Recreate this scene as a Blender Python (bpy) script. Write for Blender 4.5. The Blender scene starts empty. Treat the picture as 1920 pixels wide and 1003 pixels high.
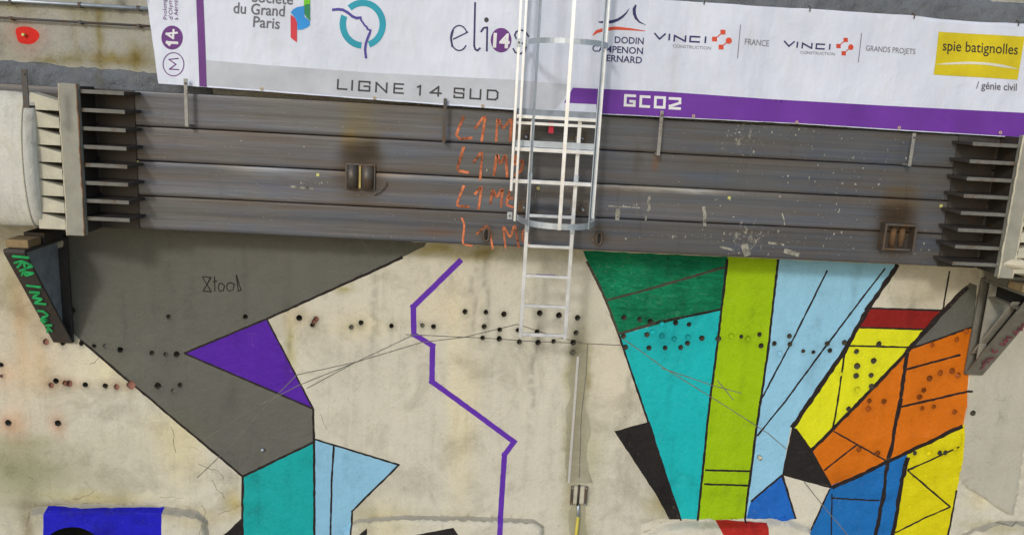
import bpy, bmesh, math, random
from mathutils import Vector, Matrix, noise
from mathutils.geometry import delaunay_2d_cdt
random.seed(7)
S = bpy.context.scene
COL = S.collection
# ------------------------------------------------------------------ camera
F_PX, CX, CY = 1500.0, 960.0, 501.5
YAW, PITCH, ROLL = 0.0467308, 0.20652493, 0.05464035
CAM = Vector((0.0, -8.0, 5.75))
cy_, sy_, cp_, sp_ = math.cos(YAW), math.sin(YAW), math.cos(PITCH), math.sin(PITCH)
FWD = Vector((sy_*cp_, cy_*cp_, -sp_)); RT = Vector((cy_, -sy_, 0)); UPV = RT.cross(FWD)
cr_, sr_ = math.cos(ROLL), math.sin(ROLL)
RT2 = RT*cr_ + UPV*sr_; UP2 = UPV*cr_ - RT*sr_
cam = bpy.data.cameras.new('camera'); cam_o = bpy.data.objects.new('camera', cam); COL.objects.link(cam_o)
cam.sensor_width = 36.0; cam.lens = F_PX/1920*36.0; cam.clip_start = .05; cam.clip_end = 500
M = Matrix.Identity(4)
for i in range(3):
    M[i][0], M[i][1], M[i][2], M[i][3] = RT2[i], UP2[i], -FWD[i], CAM[i]
cam_o.matrix_world = M
S.camera = cam_o
# ------------------------------------------------------------------ light
SUN_DIR = Vector((0.40, 1.0, -0.54)).normalized()          # the way the light travels
w = bpy.data.worlds.new('World'); S.world = w; w.use_nodes = True
nt = w.node_tree; bg = nt.nodes['Background']; sky = nt.nodes.new('ShaderNodeTexSky')
sky.sky_type = 'NISHITA'; sky.sun_disc = False
sky.sun_elevation = math.asin(-SUN_DIR.z); sky.sun_rotation = math.atan2(-SUN_DIR.x, -SUN_DIR.y)
sky.air_density = 1.0; sky.dust_density = 1.0; sky.ozone_density = 0.6
nt.links.new(sky.outputs[0], bg.inputs[0]); bg.inputs[1].default_value = 0.15
sl = bpy.data.lights.new('sun', 'SUN'); sl.energy = 1.12; sl.angle = math.radians(7); sl.color = (1.0, .98, .95)
so = bpy.data.objects.new('sun', sl); COL.objects.link(so)
so.rotation_euler = SUN_DIR.to_track_quat('-Z', 'Y').to_euler()
V = S.view_settings; V.view_transform = 'Standard'; V.look = 'None'; V.gamma = 1; V.exposure = 0.05; V.use_curve_mapping = False

# ------------------------------------------------------------------ helpers
def ray(px, py):
    return (FWD + RT2*((px-CX)/F_PX) - UP2*((py-CY)/F_PX))
def U(px, py, Y=0.0):
    "point of the plane y = Y seen at a pixel of the photograph"
    d = ray(px, py); t = (Y-CAM.y)/d.y
    return CAM + d*t
def UPL(px, py, p, n):
    d = ray(px, py); t = (Vector(p)-CAM).dot(n)/d.dot(n)
    return CAM + d*t
def lin(c):
    c = c/255.0
    return c/12.92 if c <= .04045 else ((c+.055)/1.055)**2.4
def RGB(r, g, b, k=1.0): return (lin(r)*k, lin(g)*k, lin(b)*k)
def fbm(x, y, z, o=3):
    v = 0; a = 1; s = 0
    for i in range(o):
        v += a*noise.noise(Vector((x, y, z))); s += a; a *= .5; x *= 2.1; y *= 2.1; z *= 2.1
    return v/s
def smooth(t): t = max(0, min(1, t)); return t*t*(3-2*t)

def mesh_obj(name, verts, faces, mat, parent=None, smooth_=False, tint=None, bevel=0):
    me = bpy.data.meshes.new(name); me.from_pydata([tuple(v) for v in verts], [], faces)
    me.materials.append(mat); me.update()
    if smooth_: me.polygons.foreach_set('use_smooth', [True]*len(me.polygons))
    if tint is not None:
        a = me.color_attributes.new('Tint', 'FLOAT_COLOR', 'POINT')
        flat = []
        for t in tint: flat += [t[0], t[1], t[2], t[3] if len(t) > 3 else 1.0]
        a.data.foreach_set('color', flat)
    o = bpy.data.objects.new(name, me); COL.objects.link(o)
    if parent: o.parent = parent
    if bevel:
        m = o.modifiers.new('b', 'BEVEL'); m.width = bevel; m.segments = 2; m.limit_method = 'ANGLE'
    return o
def thing(name, label, cat, loc=(0, 0, 0), group=None):
    o = bpy.data.objects.new(name, None); COL.objects.link(o); o.location = loc; o.empty_display_size = .1
    o['label'] = label; o['category'] = cat
    if group: o['group'] = group
    return o
def adopt(root):
    "children were modelled in world space: keep them there under the thing's own origin"
    for c in [o for o in bpy.data.objects if o.parent == root]:
        c.matrix_parent_inverse = Matrix.Translation(-root.location)
class MB:
    def __init__(s): s.v = []; s.f = []
    def add(s, vs, fs):
        n = len(s.v); s.v += [Vector(v) for v in vs]; s.f += [tuple(i+n for i in f) for f in fs]; return s
    def box(s, c, h, R=None):
        vs = [Vector((x*h[0], y*h[1], z*h[2])) for x in (-1, 1) for y in (-1, 1) for z in (-1, 1)]
        if R: vs = [R @ v for v in vs]
        vs = [v+Vector(c) for v in vs]
        return s.add(vs, [(0, 1, 3, 2), (4, 6, 7, 5), (0, 4, 5, 1), (2, 3, 7, 6), (0, 2, 6, 4), (1, 5, 7, 3)])
    def bb(s, lo, hi):
        return s.box([(a+b)/2 for a, b in zip(lo, hi)], [(b-a)/2 for a, b in zip(lo, hi)])
    def prism(s, pts, d):
        n = len(pts); d = Vector(d); a = [Vector(p) for p in pts]
        return s.add(a+[p+d for p in a], [tuple(range(n)), tuple(range(2*n-1, n-1, -1))]+[(i, (i+1) % n+0, (i+1) % n+n, i+n) for i in range(n)])
    def tube(s, pts, r, n=10, caps=True, closed=False):
        pts = [Vector(p) for p in pts]; m = len(pts); vs = []; fs = []
        prev = None
        for i, p in enumerate(pts):
            if closed: t = (pts[(i+1) % m]-pts[i-1]).normalized()
            else: t = (pts[min(i+1, m-1)]-pts[max(i-1, 0)]).normalized()
            if prev is None:
                u = t.orthogonal().normalized()
            else: u = (prev - t*prev.dot(t)).normalized()
            prev = u; vv = t.cross(u)
            rr = r[i] if isinstance(r, (list, tuple)) else r
            for k in range(n):
                a = 2*math.pi*k/n; vs.append(p+u*math.cos(a)*rr+vv*math.sin(a)*rr)
        for i in range(m if closed else m-1):
            for k in range(n):
                j = (i+1) % m
                fs.append((i*n+k, i*n+(k+1) % n, j*n+(k+1) % n, j*n+k))
        if caps and not closed: fs += [tuple(range(n-1, -1, -1)), tuple((m-1)*n+k for k in range(n))]
        return s.add(vs, fs)
    def build(s, name, mat, parent=None, sm=False, bevel=0, label=None):
        o = mesh_obj(name, s.v, s.f, mat, parent, sm, None, bevel)
        if label: o['label'] = label
        me = o.data; bm = bmesh.new(); bm.from_mesh(me); bmesh.ops.recalc_face_normals(bm, faces=bm.faces); bm.to_mesh(me); bm.free()
        return o

# ------------------------------------------------------------------ materials
def new_mat(name):
    m = bpy.data.materials.new(name); m.use_nodes = True
    n = m.node_tree.nodes; l = m.node_tree.links; return m, n, l, n['Principled BSDF']
def nmath(n, l, op, a, b=None, clamp=False):
    x = n.new('ShaderNodeMath'); x.operation = op; x.use_clamp = clamp
    for i, v in enumerate((a, b)):
        if v is None: continue
        if isinstance(v, (int, float)): x.inputs[i].default_value = v
        else: l.new(v, x.inputs[i])
    return x.outputs[0]
def nmix(n, l, fac, a, b, mode='MIX'):
    x = n.new('ShaderNodeMix'); x.data_type = 'RGBA'; x.blend_type = mode
    for k, v in ((0, fac), (6, a), (7, b)):
        if isinstance(v, (int, float)): x.inputs[k].default_value = v
        elif isinstance(v, tuple): x.inputs[k].default_value = (*v[:3], 1)
        else: l.new(v, x.inputs[k])
    return x.outputs[2]
def nnoise(n, l, co, scale, det=5, rough=.55, stretch=None, off=0, dist=0):
    if stretch or off:
        mp = n.new('ShaderNodeMapping'); l.new(co, mp.inputs[0]); mp.inputs['Scale'].default_value = stretch or (1, 1, 1)
        mp.inputs['Location'].default_value = (off, off*1.7, off*.3); co = mp.outputs[0]
    t = n.new('ShaderNodeTexNoise'); l.new(co, t.inputs['Vector']); t.inputs['Scale'].default_value = scale
    t.inputs['Detail'].default_value = det; t.inputs['Roughness'].default_value = rough; t.inputs['Distortion'].default_value = dist
    return t.outputs[0]
def nramp(n, l, v, stops):
    r = n.new('ShaderNodeValToRGB'); l.new(v, r.inputs[0]); e = r.color_ramp.elements
    while len(e) < len(stops): e.new(.5)
    for el, (p, c) in zip(e, stops):
        el.position = p; el.color = (c, c, c, 1) if isinstance(c, (int, float)) else (*c, 1)
    return r.outputs[0]
def coords(n):
    g = n.new('ShaderNodeNewGeometry'); return g.outputs['Position']
def bump(n, l, b, h, strength, dist, prev=None):
    x = n.new('ShaderNodeBump'); x.inputs['Strength'].default_value = strength; x.inputs['Distance'].default_value = dist
    l.new(h, x.inputs['Height'])
    if prev: l.new(prev, x.inputs['Normal'])
    return x.outputs[0]

def wall_mat(name, base, rough=.85, mottle=.16, painted=False, scratch=0.0, stain=(.30, .27, .17), stain_amt=.35, bare=None, wear=.0, grit=1.0):
    "concrete, bare or painted: mottling, form streaks, pores, cement stains, wear"
    m, n, l, b = new_mat(name); co = coords(n)
    big = nnoise(n, l, co, .9, 6, .6)
    mid = nnoise(n, l, co, 4.5, 6, .62, off=3)
    fine = nnoise(n, l, co, 45, 4, .6, off=9)
    streak = nnoise(n, l, co, 2.2, 5, .55, stretch=(3.2, 1, .22), off=5)
    v = nmath(n, l, 'ADD', nmath(n, l, 'MULTIPLY', big, .9), nmath(n, l, 'MULTIPLY', mid, .8))
    v = nmath(n, l, 'ADD', v, nmath(n, l, 'MULTIPLY', streak, .5))
    v = nmath(n, l, 'ADD', v, nmath(n, l, 'MULTIPLY', fine, .35))      # mean about 1.27
    k = nramp(n, l, nmath(n, l, 'MULTIPLY', v, .5), [(.40, 1-mottle*2), (.60, 1.0), (.80, 1+mottle*.6)])
    colr = nmix(n, l, 1.0, base, k, 'MULTIPLY')
    if stain_amt > 0:
        s1 = nnoise(n, l, co, 1.7, 7, .66, off=13, dist=.6)
        sf = nramp(n, l, s1, [(.50, 0.0), (.64, stain_amt), (.8, stain_amt)])
        colr = nmix(n, l, sf, colr, nmix(n, l, .55, colr, stain))
    if scratch > 0:
        scc = nnoise(n, l, co, 6, 7, .72, stretch=(1.0, 1, 2.2), off=51, dist=2.6)
        mk = nramp(n, l, nnoise(n, l, co, 1.3, 3, off=58), [(.38, .15), (.6, 1.0)])
        colr = nmix(n, l, nmath(n, l, 'MULTIPLY', nramp(n, l, scc, [(.54, 0.0), (.62, .42)]), mk), colr, (.11, .36, .20))
        colr = nmix(n, l, nmath(n, l, 'MULTIPLY', nramp(n, l, scc, [(.38, .4), (.46, 0)]), mk), colr, (.002, .10, .035))
    if wear > 0:
        s2 = nnoise(n, l, co, 26, 8, .72, off=17)
        s3 = nnoise(n, l, co, 1.3, 3, .5, off=23)
        wf = nmath(n, l, 'MULTIPLY', nramp(n, l, s2, [(.60, 0.0), (.68, 1.0)]), nramp(n, l, s3, [(.42, .0), (.62, wear)]))
        colr = nmix(n, l, wf, colr, bare or (.42, .38, .29))
    # pores
    vo = n.new('ShaderNodeTexVoronoi'); vo.inputs['Scale'].default_value = 16; l.new(co, vo.inputs['Vector'])
    pore = nramp(n, l, vo.outputs['Distance'], [(.03, 0.0), (.075, 1.0)])
    pn = nramp(n, l, nnoise(n, l, co, 7, 2, off=31), [(.50, 1.0), (.56, .0)])
    pore2 = nmath(n, l, 'MAXIMUM', pore, pn)
    colr = nmix(n, l, 1.0, colr, nramp(n, l, pore2, [(0, .45), (1, 1.0)]), 'MULTIPLY')
    sp = nnoise(n, l, co, 120, 3, .7, off=71)
    colr = nmix(n, l, 1.0, colr, nramp(n, l, sp, [(.30, .86), (.5, 1.0), (.72, 1.12)]), 'MULTIPLY')
    drip = nnoise(n, l, co, 5.5, 6, .7, stretch=(2.6, 1, .12), off=77)
    dm = nramp(n, l, nnoise(n, l, co, 1.1, 4, .6, off=81), [(.45, 0.0), (.62, 1.0)])
    dk = nmath(n, l, 'MULTIPLY', nramp(n, l, drip, [(.54, 0.0), (.66, .30 if not painted else .16)]), dm)
    colr = nmix(n, l, dk, colr, nmix(n, l, 1.0, colr, (.62, .60, .52), 'MULTIPLY'))
    grime = nnoise(n, l, co, 9, 9, .75, off=91, dist=1.2)
    colr = nmix(n, l, nramp(n, l, grime, [(.575, 0.0), (.66, .42 if not painted else .22)]), colr, nmix(n, l, 1.0, colr, (.62, .60, .54), 'MULTIPLY'))
    colr = nmix(n, l, nramp(n, l, grime, [(.30, .35 if not painted else .12), (.40, 0.0)]), colr, nmix(n, l, .5, colr, (.66, .63, .55)))
    at = n.new('ShaderNodeAttribute'); at.attribute_name = 'Tint'
    colr = nmix(n, l, 1.0, colr, at.outputs['Color'], 'MULTIPLY')
    l.new(colr, b.inputs['Base Color'])
    b.inputs['Roughness'].default_value = rough
    b.inputs['Specular IOR Level'].default_value = .3 if not painted else .2
    h1 = nmath(n, l, 'ADD', nmath(n, l, 'MULTIPLY', mid, 1.0), nmath(n, l, 'MULTIPLY', nnoise(n, l, co, 14, 6, .65, off=41), .6))
    nb = bump(n, l, b, h1, .55*grit, .03)
    nb = bump(n, l, b, fine, .5*grit, .008, nb); nb = bump(n, l, b, sp, .4*grit, .003, nb)
    nb = bump(n, l, b, pore2, .5, .004, nb)
    if scratch > 0:
        sc = nnoise(n, l, co, 6, 7, .72, stretch=(1.0, 1, 2.2), off=51, dist=2.6)
        mask = nramp(n, l, nnoise(n, l, co, .9, 3, off=57), [(.40, .35), (.6, 1.0)])
        nb = bump(n, l, b, nmath(n, l, 'MULTIPLY', sc, mask), scratch, .12, nb)
    l.new(nb, b.inputs['Normal'])
    return m
CREAM = (.59, .555, .45)
M_conc = wall_mat('bare cream concrete', CREAM, mottle=.17, stain=(.35, .32, .235), stain_amt=.9)
M_smooth = wall_mat('smooth grey concrete', (.46, .44, .36), mottle=.13, stain_amt=.3, grit=.4)
M_dust = wall_mat('dusty ledge', (.33, .31, .25), mottle=.2, stain_amt=.2)
M_rough = wall_mat('hacked blue grey concrete', (.15, .165, .18), mottle=.30, stain=(.10, .10, .11), stain_amt=.7, grit=2.0)
M_block = wall_mat('yellowish grey concrete', (.35, .345, .30), mottle=.30, stain=(.28, .25, .14), stain_amt=.5, grit=1.3)
PAINT = {}
def paint(key):
    if key in PAINT: return PAINT[key]
    P = dict(
        grey=((.125, .122, .103), .12, .0), purple=((.085, .015, .33), .18, .25), teal=((.008, .43, .44), .18, .30),
        teal_dark=((.007, .35, .34), .20, .25), sky=((.27, .53, .70), .15, .35), sky2=((.25, .49, .66), .12, .25), green=((.006, .26, .115), .26, .95), lime=((.31, .49, .002), .14, .25),
        red=((.24, .012, .010), .15, .1), yellow=((.70, .70, .012), .12, .30), yellow2=((.65, .57, .004), .10, .15), orange=((.60, .145, .004), .14, .15),
        slate=((.115, .115, .10), .12, .0), black=((.017, .015, .014), .3, .5), blue=((.012, .12, .46), .25, .45), blue2=((.010, .14, .42), .18, .2),
        ultra=((.010, .009, .46), .30, .35), line=((.020, .014, .013), .3, .55), line_brown=((.055, .050, .035), .4, 1.0), violet=((.12, .03, .38), .10, .15),
        damp=((.385, .365, .275), .22, .5), crack=((.20, .18, .13), .3, .8), pencil=((.15, .14, .115), .2, .9), red_spray=((.62, .02, .012), .3, .3), ledge_red=((.42, .018, .012), .2, .2), white=((.62, .58, .47), .12, .1))
    c, mt, we = P[key]
    PAINT[key] = wall_mat('paint '+key, c, rough=.62, mottle=mt*1.35, painted=True, scratch=.95 if key == 'green' else 0, stain_amt=.0, wear=we*1.0,
                          bare=(.16, .30, .15) if key == 'green' else ((.42, .38, .29) if key not in ('sky', 'sky2') else (.16, .33, .42)))
    return PAINT[key]

def metal(name, base, rough=.4, met=1.0, var=.25, bumpk=.05, rust=0.0, rustc=(.11, .055, .02)):
    m, n, l, b = new_mat(name); co = coords(n)
    a = nnoise(n, l, co, 9, 5, .6); c = nnoise(n, l, co, 60, 4, .6, off=4)
    v = nmath(n, l, 'ADD', nmath(n, l, 'MULTIPLY', a, .7), nmath(n, l, 'MULTIPLY', c, .3))
    colr = nmix(n, l, 1.0, base, nramp(n, l, v, [(.3, 1-var), (.7, 1+var)]), 'MULTIPLY')
    if rust > 0:
        r = nramp(n, l, nnoise(n, l, co, 7, 7, .7, off=8), [(.55-rust*.2, 0.0), (.68-rust*.2, 1.0)])
        colr = nmix(n, l, r, colr, rustc)
        mm = nmath(n, l, 'SUBTRACT', 1, r); mm = nmath(n, l, 'MULTIPLY', mm, met); l.new(mm, b.inputs['Metallic'])
    else: b.inputs['Metallic'].default_value = met
    l.new(colr, b.inputs['Base Color'])
    l.new(nramp(n, l, v, [(.3, rough-.1), (.7, min(1, rough+.15))]), b.inputs['Roughness'])
    l.new(bump(n, l, b, c, bumpk*4, .002), b.inputs['Normal'])
    return m
M_alu = metal('ladder aluminium', (.78, .80, .82), .35, .65, .12)
M_galv = metal('galvanised steel', (.46, .51, .55), .45, .7, .18)
M_strap = metal('grey hanger steel', (.30, .29, .26), .6, .3, .25, rust=.15)
M_strapd = metal('dark hanger steel', (.09, .085, .08), .7, .2, .25, rust=.3)
M_fin = metal('weathered gusset steel', (.15, .147, .128), .7, .1, .3, rust=.1)
M_plate = metal('grey bearing plate', (.30, .29, .235), .7, .05, .2, rust=.0)
M_weld = metal('rusty edge', (.17, .085, .04), .85, 0, .5)
M_mortar = wall_mat('pale mortar', (.55, .50, .38), mottle=.2, stain_amt=.3)
M_tube = wall_mat('pale painted strut', (.56, .55, .49), rough=.6, mottle=.24, stain=(.36, .34, .24), stain_amt=1.0, grit=.7)
M_stiff = metal('cream stiffener', (.50, .47, .36), .75, 0, .2)
M_cons = metal('dark console steel', (.050, .043, .038), .6, .2, .35, rust=.15, rustc=(.06, .035, .02))
M_web = metal('blue grey console web', (.26, .29, .32), .6, .25, .35, rust=.0)
M_lug = metal('rusty lug', (.10, .065, .04), .8, .1, .5, rust=.5, rustc=(.15, .075, .025))
M_lugp = metal('worn lug plate', (.11, .095, .08), .5, .5, .35, rust=.35)
M_cons2 = metal('dusty console steel', (.17, .16, .13), .75, 0, .3)
M_web2 = metal('dusty console web', (.30, .285, .235), .8, 0, .2)
M_tan = metal('tan timber packing', (.24, .17, .085), .9, 0, .3)
M_dark = metal('black void', (.012, .011, .010), .95, 0, .3)
def flat(name, c, rough=.6, k=.06):
    m, n, l, b = new_mat(name); co = coords(n)
    l.new(nmix(n, l, 1.0, c, nramp(n, l, nnoise(n, l, co, 12, 6, .65), [(.3, 1-k*2), (.7, 1+k)]), 'MULTIPLY'), b.inputs['Base Color'])
    b.inputs['Roughness'].default_value = rough; return m
def beam_mat():
    m, n, l, b = new_mat('mill scale steel with rust'); co = coords(n)
    st = nnoise(n, l, co, 3.0, 7, .62, stretch=(.2, 1, 3.4), off=2)
    st2 = nnoise(n, l, co, 7.0, 7, .7, stretch=(.035, 1, 4.5), off=12)
    bl = nnoise(n, l, co, 1.6, 5, .6, off=6)
    dr = nnoise(n, l, co, 4, 6, .7, stretch=(1.4, 1, .25), off=21, dist=.5)
    base = nmix(n, l, nramp(n, l, st, [(.38, 0.0), (.62, 1.0)]), (.103, .090, .080), (.088, .102, .130))
    base = nmix(n, l, nramp(n, l, bl, [(.42, 0.0), (.62, .7)]), base, (.108, .108, .104))
    base = nmix(n, l, 1.0, base, nramp(n, l, st2, [(.34, .84), (.5, 1.0), (.68, 1.20)]), 'MULTIPLY')
    base = nmix(n, l, 1.0, base, nramp(n, l, dr, [(.30, .84), (.40, 1.0), (.7, 1.03)]), 'MULTIPLY')
    at = n.new('ShaderNodeAttribute'); at.attribute_name = 'Tint'
    base = nmix(n, l, 1.0, base, at.outputs['Color'], 'MULTIPLY')
    # cement splashes: alpha of the attribute says how much
    sp = nnoise(n, l, co, 24, 9, .74, off=33, dist=.5)
    spv = nnoise(n, l, co, 15, 8, .7, stretch=(1.6, 1, .4), off=43)
    thr = nmath(n, l, 'ADD', nmath(n, l, 'MULTIPLY', sp, .5), nmath(n, l, 'MULTIPLY', spv, .5))
    q = nmath(n, l, 'SUBTRACT', thr, nmath(n, l, 'MULTIPLY', nmath(n, l, 'SUBTRACT', 1, at.outputs['Alpha']), .30))
    sf = nramp(n, l, q, [(.50, 0.0), (.56, .75)])
    base = nmix(n, l, sf, base, (.36, .34, .26))
    pt = nnoise(n, l, co, 55, 3, .5, off=61)
    pf = nmath(n, l, 'MULTIPLY', nramp(n, l, pt, [(.735, 0.0), (.76, .8)]), 1.0)
    base = nmix(n, l, pf, base, (.42, .41, .33))
    l.new(base, b.inputs['Base Color'])
    met = nmath(n, l, 'MULTIPLY', nmath(n, l, 'SUBTRACT', 1, sf), .35); l.new(met, b.inputs['Metallic'])
    l.new(nramp(n, l, st, [(.3, .55), (.7, .36)]), b.inputs['Roughness'])
    nb = bump(n, l, b, st, .25, .02); nb = bump(n, l, b, sf, .5, .004, nb)
    l.new(nb, b.inputs['Normal'])
    return m
M_beam = beam_mat()
M_or = flat('orange marker paint', (.33, .10, .042), .9, 1.6)
M_sticker = flat('yellow reflective sticker', (.55, .53, .16), .4)
M_green = flat('green marker paint', (.02, .50, .14), .6, .2)
M_pink = flat('faded pink marker', (.28, .07, .10), .8, .4)

# ------------------------------------------------------------------ planar sheets through constrained Delaunay
def ccw(p):
    a = sum(p[i-1][0]*p[i][1]-p[i][0]*p[i-1][1] for i in range(len(p)))
    return p if a > 0 else p[::-1]
def inpoly(x, z, P):
    c = False; j = len(P)-1
    for i in range(len(P)):
        if (P[i][1] > z) != (P[j][1] > z) and x < (P[j][0]-P[i][0])*(z-P[i][1])/(P[j][1]-P[i][1])+P[i][0]: c = not c
        j = i
    return c
def pdist(x, z, P):
    d = 1e9
    for i in range(len(P)):
        ax, az = P[i-1]; bx, bz = P[i]; ex, ez = bx-ax, bz-az
        t = max(0, min(1, ((x-ax)*ex+(z-az)*ez)/(ex*ex+ez*ez+1e-12)))
        d = min(d, math.hypot(x-ax-ex*t, z-az-ez*t))
    return d
def rough_edge(P, step=.05, amp=.0025, closed=True):
    out = []; n = len(P)
    for i in range(n if closed else n-1):
        a = P[i]; b = P[(i+1) % n]; L = math.hypot(b[0]-a[0], b[1]-a[1]); k = max(1, int(L/step))
        for j in range(k):
            t = j/k; q = [a[0]+(b[0]-a[0])*t, a[1]+(b[1]-a[1])*t]
            if j: q[0] += random.uniform(-amp, amp); q[1] += random.uniform(-amp, amp)
            out.append(tuple(q))
    return out
def px2xz(P, Y=0.0): return [(lambda q: (q.x, q.z))(U(a, b, Y)) for a, b in P]
def stroke_quads(P, wd, jit=0.0, step=.12):
    "P in metres on the plane; one closed outline per straight run"
    out = []
    for i in range(len(P)-1):
        a = Vector(P[i]); b = Vector(P[i+1]); d = (b-a); L = d.length
        if L < 1e-6: continue
        d /= L; nrm = Vector((-d.y, d.x)); k = max(1, int(L/step))
        a2 = a-d*(wd*.45 if i else 0); b2 = b+d*(wd*.45 if i < len(P)-2 else 0)
        l_ = []; r_ = []
        for j in range(k+1):
            c = a2+(b2-a2)*(j/k)
            l_.append(tuple(c+nrm*(wd/2+random.uniform(-jit, jit)))); r_.append(tuple(c-nrm*(wd/2+random.uniform(-jit, jit))))
        out.append(l_+r_[::-1])
    return out
def cdt_sheet(items, dom, grid, surf, cdt_extra=()):
    """items: list of (group key, polygon in xz). Later items cover earlier ones. Key None cuts a hole.
    returns {key: (verts, faces)}"""
    vs = []; faces = []; keys = []
    def addp(P):
        P = ccw(P); i0 = len(vs); vs.extend([Vector(p) for p in P]); faces.append(list(range(i0, i0+len(P))))
    addp(dom[1]); keys.append(dom[0])
    for k, P in items: addp(P); keys.append(k)
    edges = []
    for P in cdt_extra:
        i0 = len(vs); vs.extend([Vector(p) for p in P]); edges += [(i0+i, i0+i+1) for i in range(len(P)-1)]
    for g in grid: vs.append(Vector(g))
    ov, oe, of, a, b_, fo = delaunay_2d_cdt(vs, edges, faces, 0, 1e-5, True)
    groups = {}
    for f, ids in zip(of, fo):
        if not ids: continue
        k = keys[max(ids)]
        if k is None: continue
        g = groups.setdefault(k, ({}, [], []))
        idx = []
        for v in f:
            if v not in g[0]: g[0][v] = len(g[1]); g[1].append((ov[v].x, ov[v].y))
            idx.append(g[0][v])
        g[2].append(tuple(idx))
    res = {}
    for k, (mp, pts, fs) in groups.items():
        res[k] = ([Vector((x, surf(x, z), z)) for x, z in pts], fs)
    return res

# ================================================================== GROUND
def ground():
    n = 40; L = 60; vs = []; fs = []
    for i in range(n+1):
        for j in range(n+1):
            x = -L+2*L*i/n; y = -L+2*L*j/n
            vs.append((x, y, -.02+.03*noise.noise(Vector((x, y, 0)))))
    for i in range(n):
        for j in range(n): fs.append((i*(n+1)+j, (i+1)*(n+1)+j, (i+1)*(n+1)+j+1, i*(n+1)+j+1))
    m = wall_mat('site floor', (.30, .27, .20), mottle=.25)
    o = mesh_obj('ground', vs, fs, m, None, True, [(1, 1, 1)]*len(vs)); o['kind'] = 'structure'
ground()

# ================================================================== MURAL WALL
YF = -0.45                                     # front face of the steel walers
wall = thing('mural_wall', 'tall concrete wall below the steel beams painted with a colourful geometric mural', 'wall', (0, 0, 0))
LD = .11                                        # ledges stand proud by this
def ledge_poly(pts): return px2xz(pts)
LEDGES = [
    (ledge_poly([(52, 1130), (50, 985), (62, 950), (150, 943), (300, 946), (372, 956), (392, 972), (398, 1130)]), .115),
    (ledge_poly([(655, 1130), (640, 990), (672, 972), (760, 965), (900, 968), (1000, 972), (1020, 984), (1024, 1130)]), .10),
    (ledge_poly([(1180, 1130), (1205, 1000), (1245, 978), (1300, 974), (1400, 972), (1475, 970), (1518, 984), (1530, 1130)]), .15),
    (ledge_poly([(1800, 1130), (1798, 1003), (1825, 985), (1870, 972), (1935, 976), (2050, 985), (2050, 1130)]), .10),
]
SLAB = (ledge_poly([(1836, 500), (1828, 640), (1812, 760), (1800, 850), (1798, 895), (1812, 915), (1835, 928), (1850, 938), (1866, 950), (1885, 962), (1900, 966), (1907, 920), (1915, 860), (1930, 790), (1960, 500)]), .022)
ROUGH = [(U(a, b).x, U(a, b).z, c/187, d/187, e) for a, b, c, d, e in ((190, 932, 130, 12, .035), (330, 925, 60, 40, .022), (420, 960, 60, 60, .028), (360, 870, 50, 40, .018), (1860, 990, 60, 30, .03), (1240, 940, 30, 40, .012), (250, 700, 60, 40, .008))]
def relief(x, z):
    h = .010*fbm(x*.8, 3, z*.8, 3)+.006*fbm(x*3, 7, z*3, 2)
    for P, D in LEDGES:
        xs = [p[0] for p in P]; zs = [p[1] for p in P]
        if min(xs)-.3 < x < max(xs)+.3 and z < max(zs)+.1:
            if inpoly(x, z, P):
                d = pdist(x, z, P); h += D*smooth(d/.05)*.8+D*.2*smooth(d/.3)+.012*fbm(x*5, 1, z*5, 3)*smooth(d/.1)
            else:
                d = pdist(x, z, P); h += .015*max(0, 1-d/.25)*(.5+fbm(x*7, 9, z*7, 3))
    for (ax, az, rx_, rz_, am) in ROUGH:
        d = ((x-ax)/rx_)**2+((z-az)/rz_)**2
        if d < 3: h += am*math.exp(-d*d)*(.6+1.3*fbm(x*7, 11, z*9, 4))
    P, D = SLAB
    if x > 3.9:
        if inpoly(x, z, P): h = D*smooth(pdist(x, z, P)/.015)+.002*fbm(x*2, 5, z*2)
        elif z < 2.45: h += .03*(.5+fbm(x*6, 2, z*6, 4))*smooth((x-4.1)/.2)
    return h
def wsurf(x, z): return -relief(x, z)
items = []; info = {}
def field(key, pts, col, label=None, Y=0.0, amp=.004):
    items.append((key, rough_edge(px2xz(pts, Y), .06, amp))); info[key] = ('painted_field', col, label)
cnt = [0]
def line(pts, w_, col='line', label=None, Y=0.0, jit=None):
    cnt[0] += 1; key = 'line%d' % cnt[0]; wd = (w_*1.12+.2)/187.0
    for q in stroke_quads(px2xz(pts, Y), wd, jit if jit is not None else wd*.13, .045): items.append((key, q))
    info[key] = ('painted_line', col, label)
# pale pencil lines and cracks, under the paint
field('seam1', [(1081, 672), (1088, 662), (1101, 650), (1100, 720), (1098, 760), (1108, 800), (1100, 850), (1104, 880), (1112, 905), (1062, 905), (1060, 860), (1064, 800), (1060, 765), (1070, 740), (1062, 700), (1074, 690)], 'damp', 'damp olive grey stain along the vertical wall joint', amp=.011)
field('seam2', [(1072, 940), (1100, 940), (1097, 975), (1102, 1003), (1094, 1130), (1062, 1130), (1070, 1003), (1066, 970)], 'damp', 'damp olive grey stain behind the yellow hose', amp=.009)
# left group
field('grey', [(112, 410), (800, 455), (795, 463), (755, 482), (700, 508), (500, 598), (345, 662), (587, 766), (589, 828), (455, 893), (150, 637), (122, 612), (116, 500)], 'grey', 'large dark grey painted polygon at the upper left')
field('purple', [(500, 598), (345, 662), (587, 766)], 'purple', 'purple painted triangle inside the grey polygon')
field('teal_left', [(455, 893), (589, 828), (590, 1150), (455, 1150)], 'teal_dark', 'teal painted strip below the grey polygon')
field('sky_left', [(590, 823), (748, 871), (660, 958), (658, 1150), (590, 1150)], 'sky2', 'pale blue arrow shaped field beside the teal strip')
field('black_left', [(405, 1015), (455, 968), (456, 1150), (400, 1150)], 'black', 'black painted wedge left of the teal strip')
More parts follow.
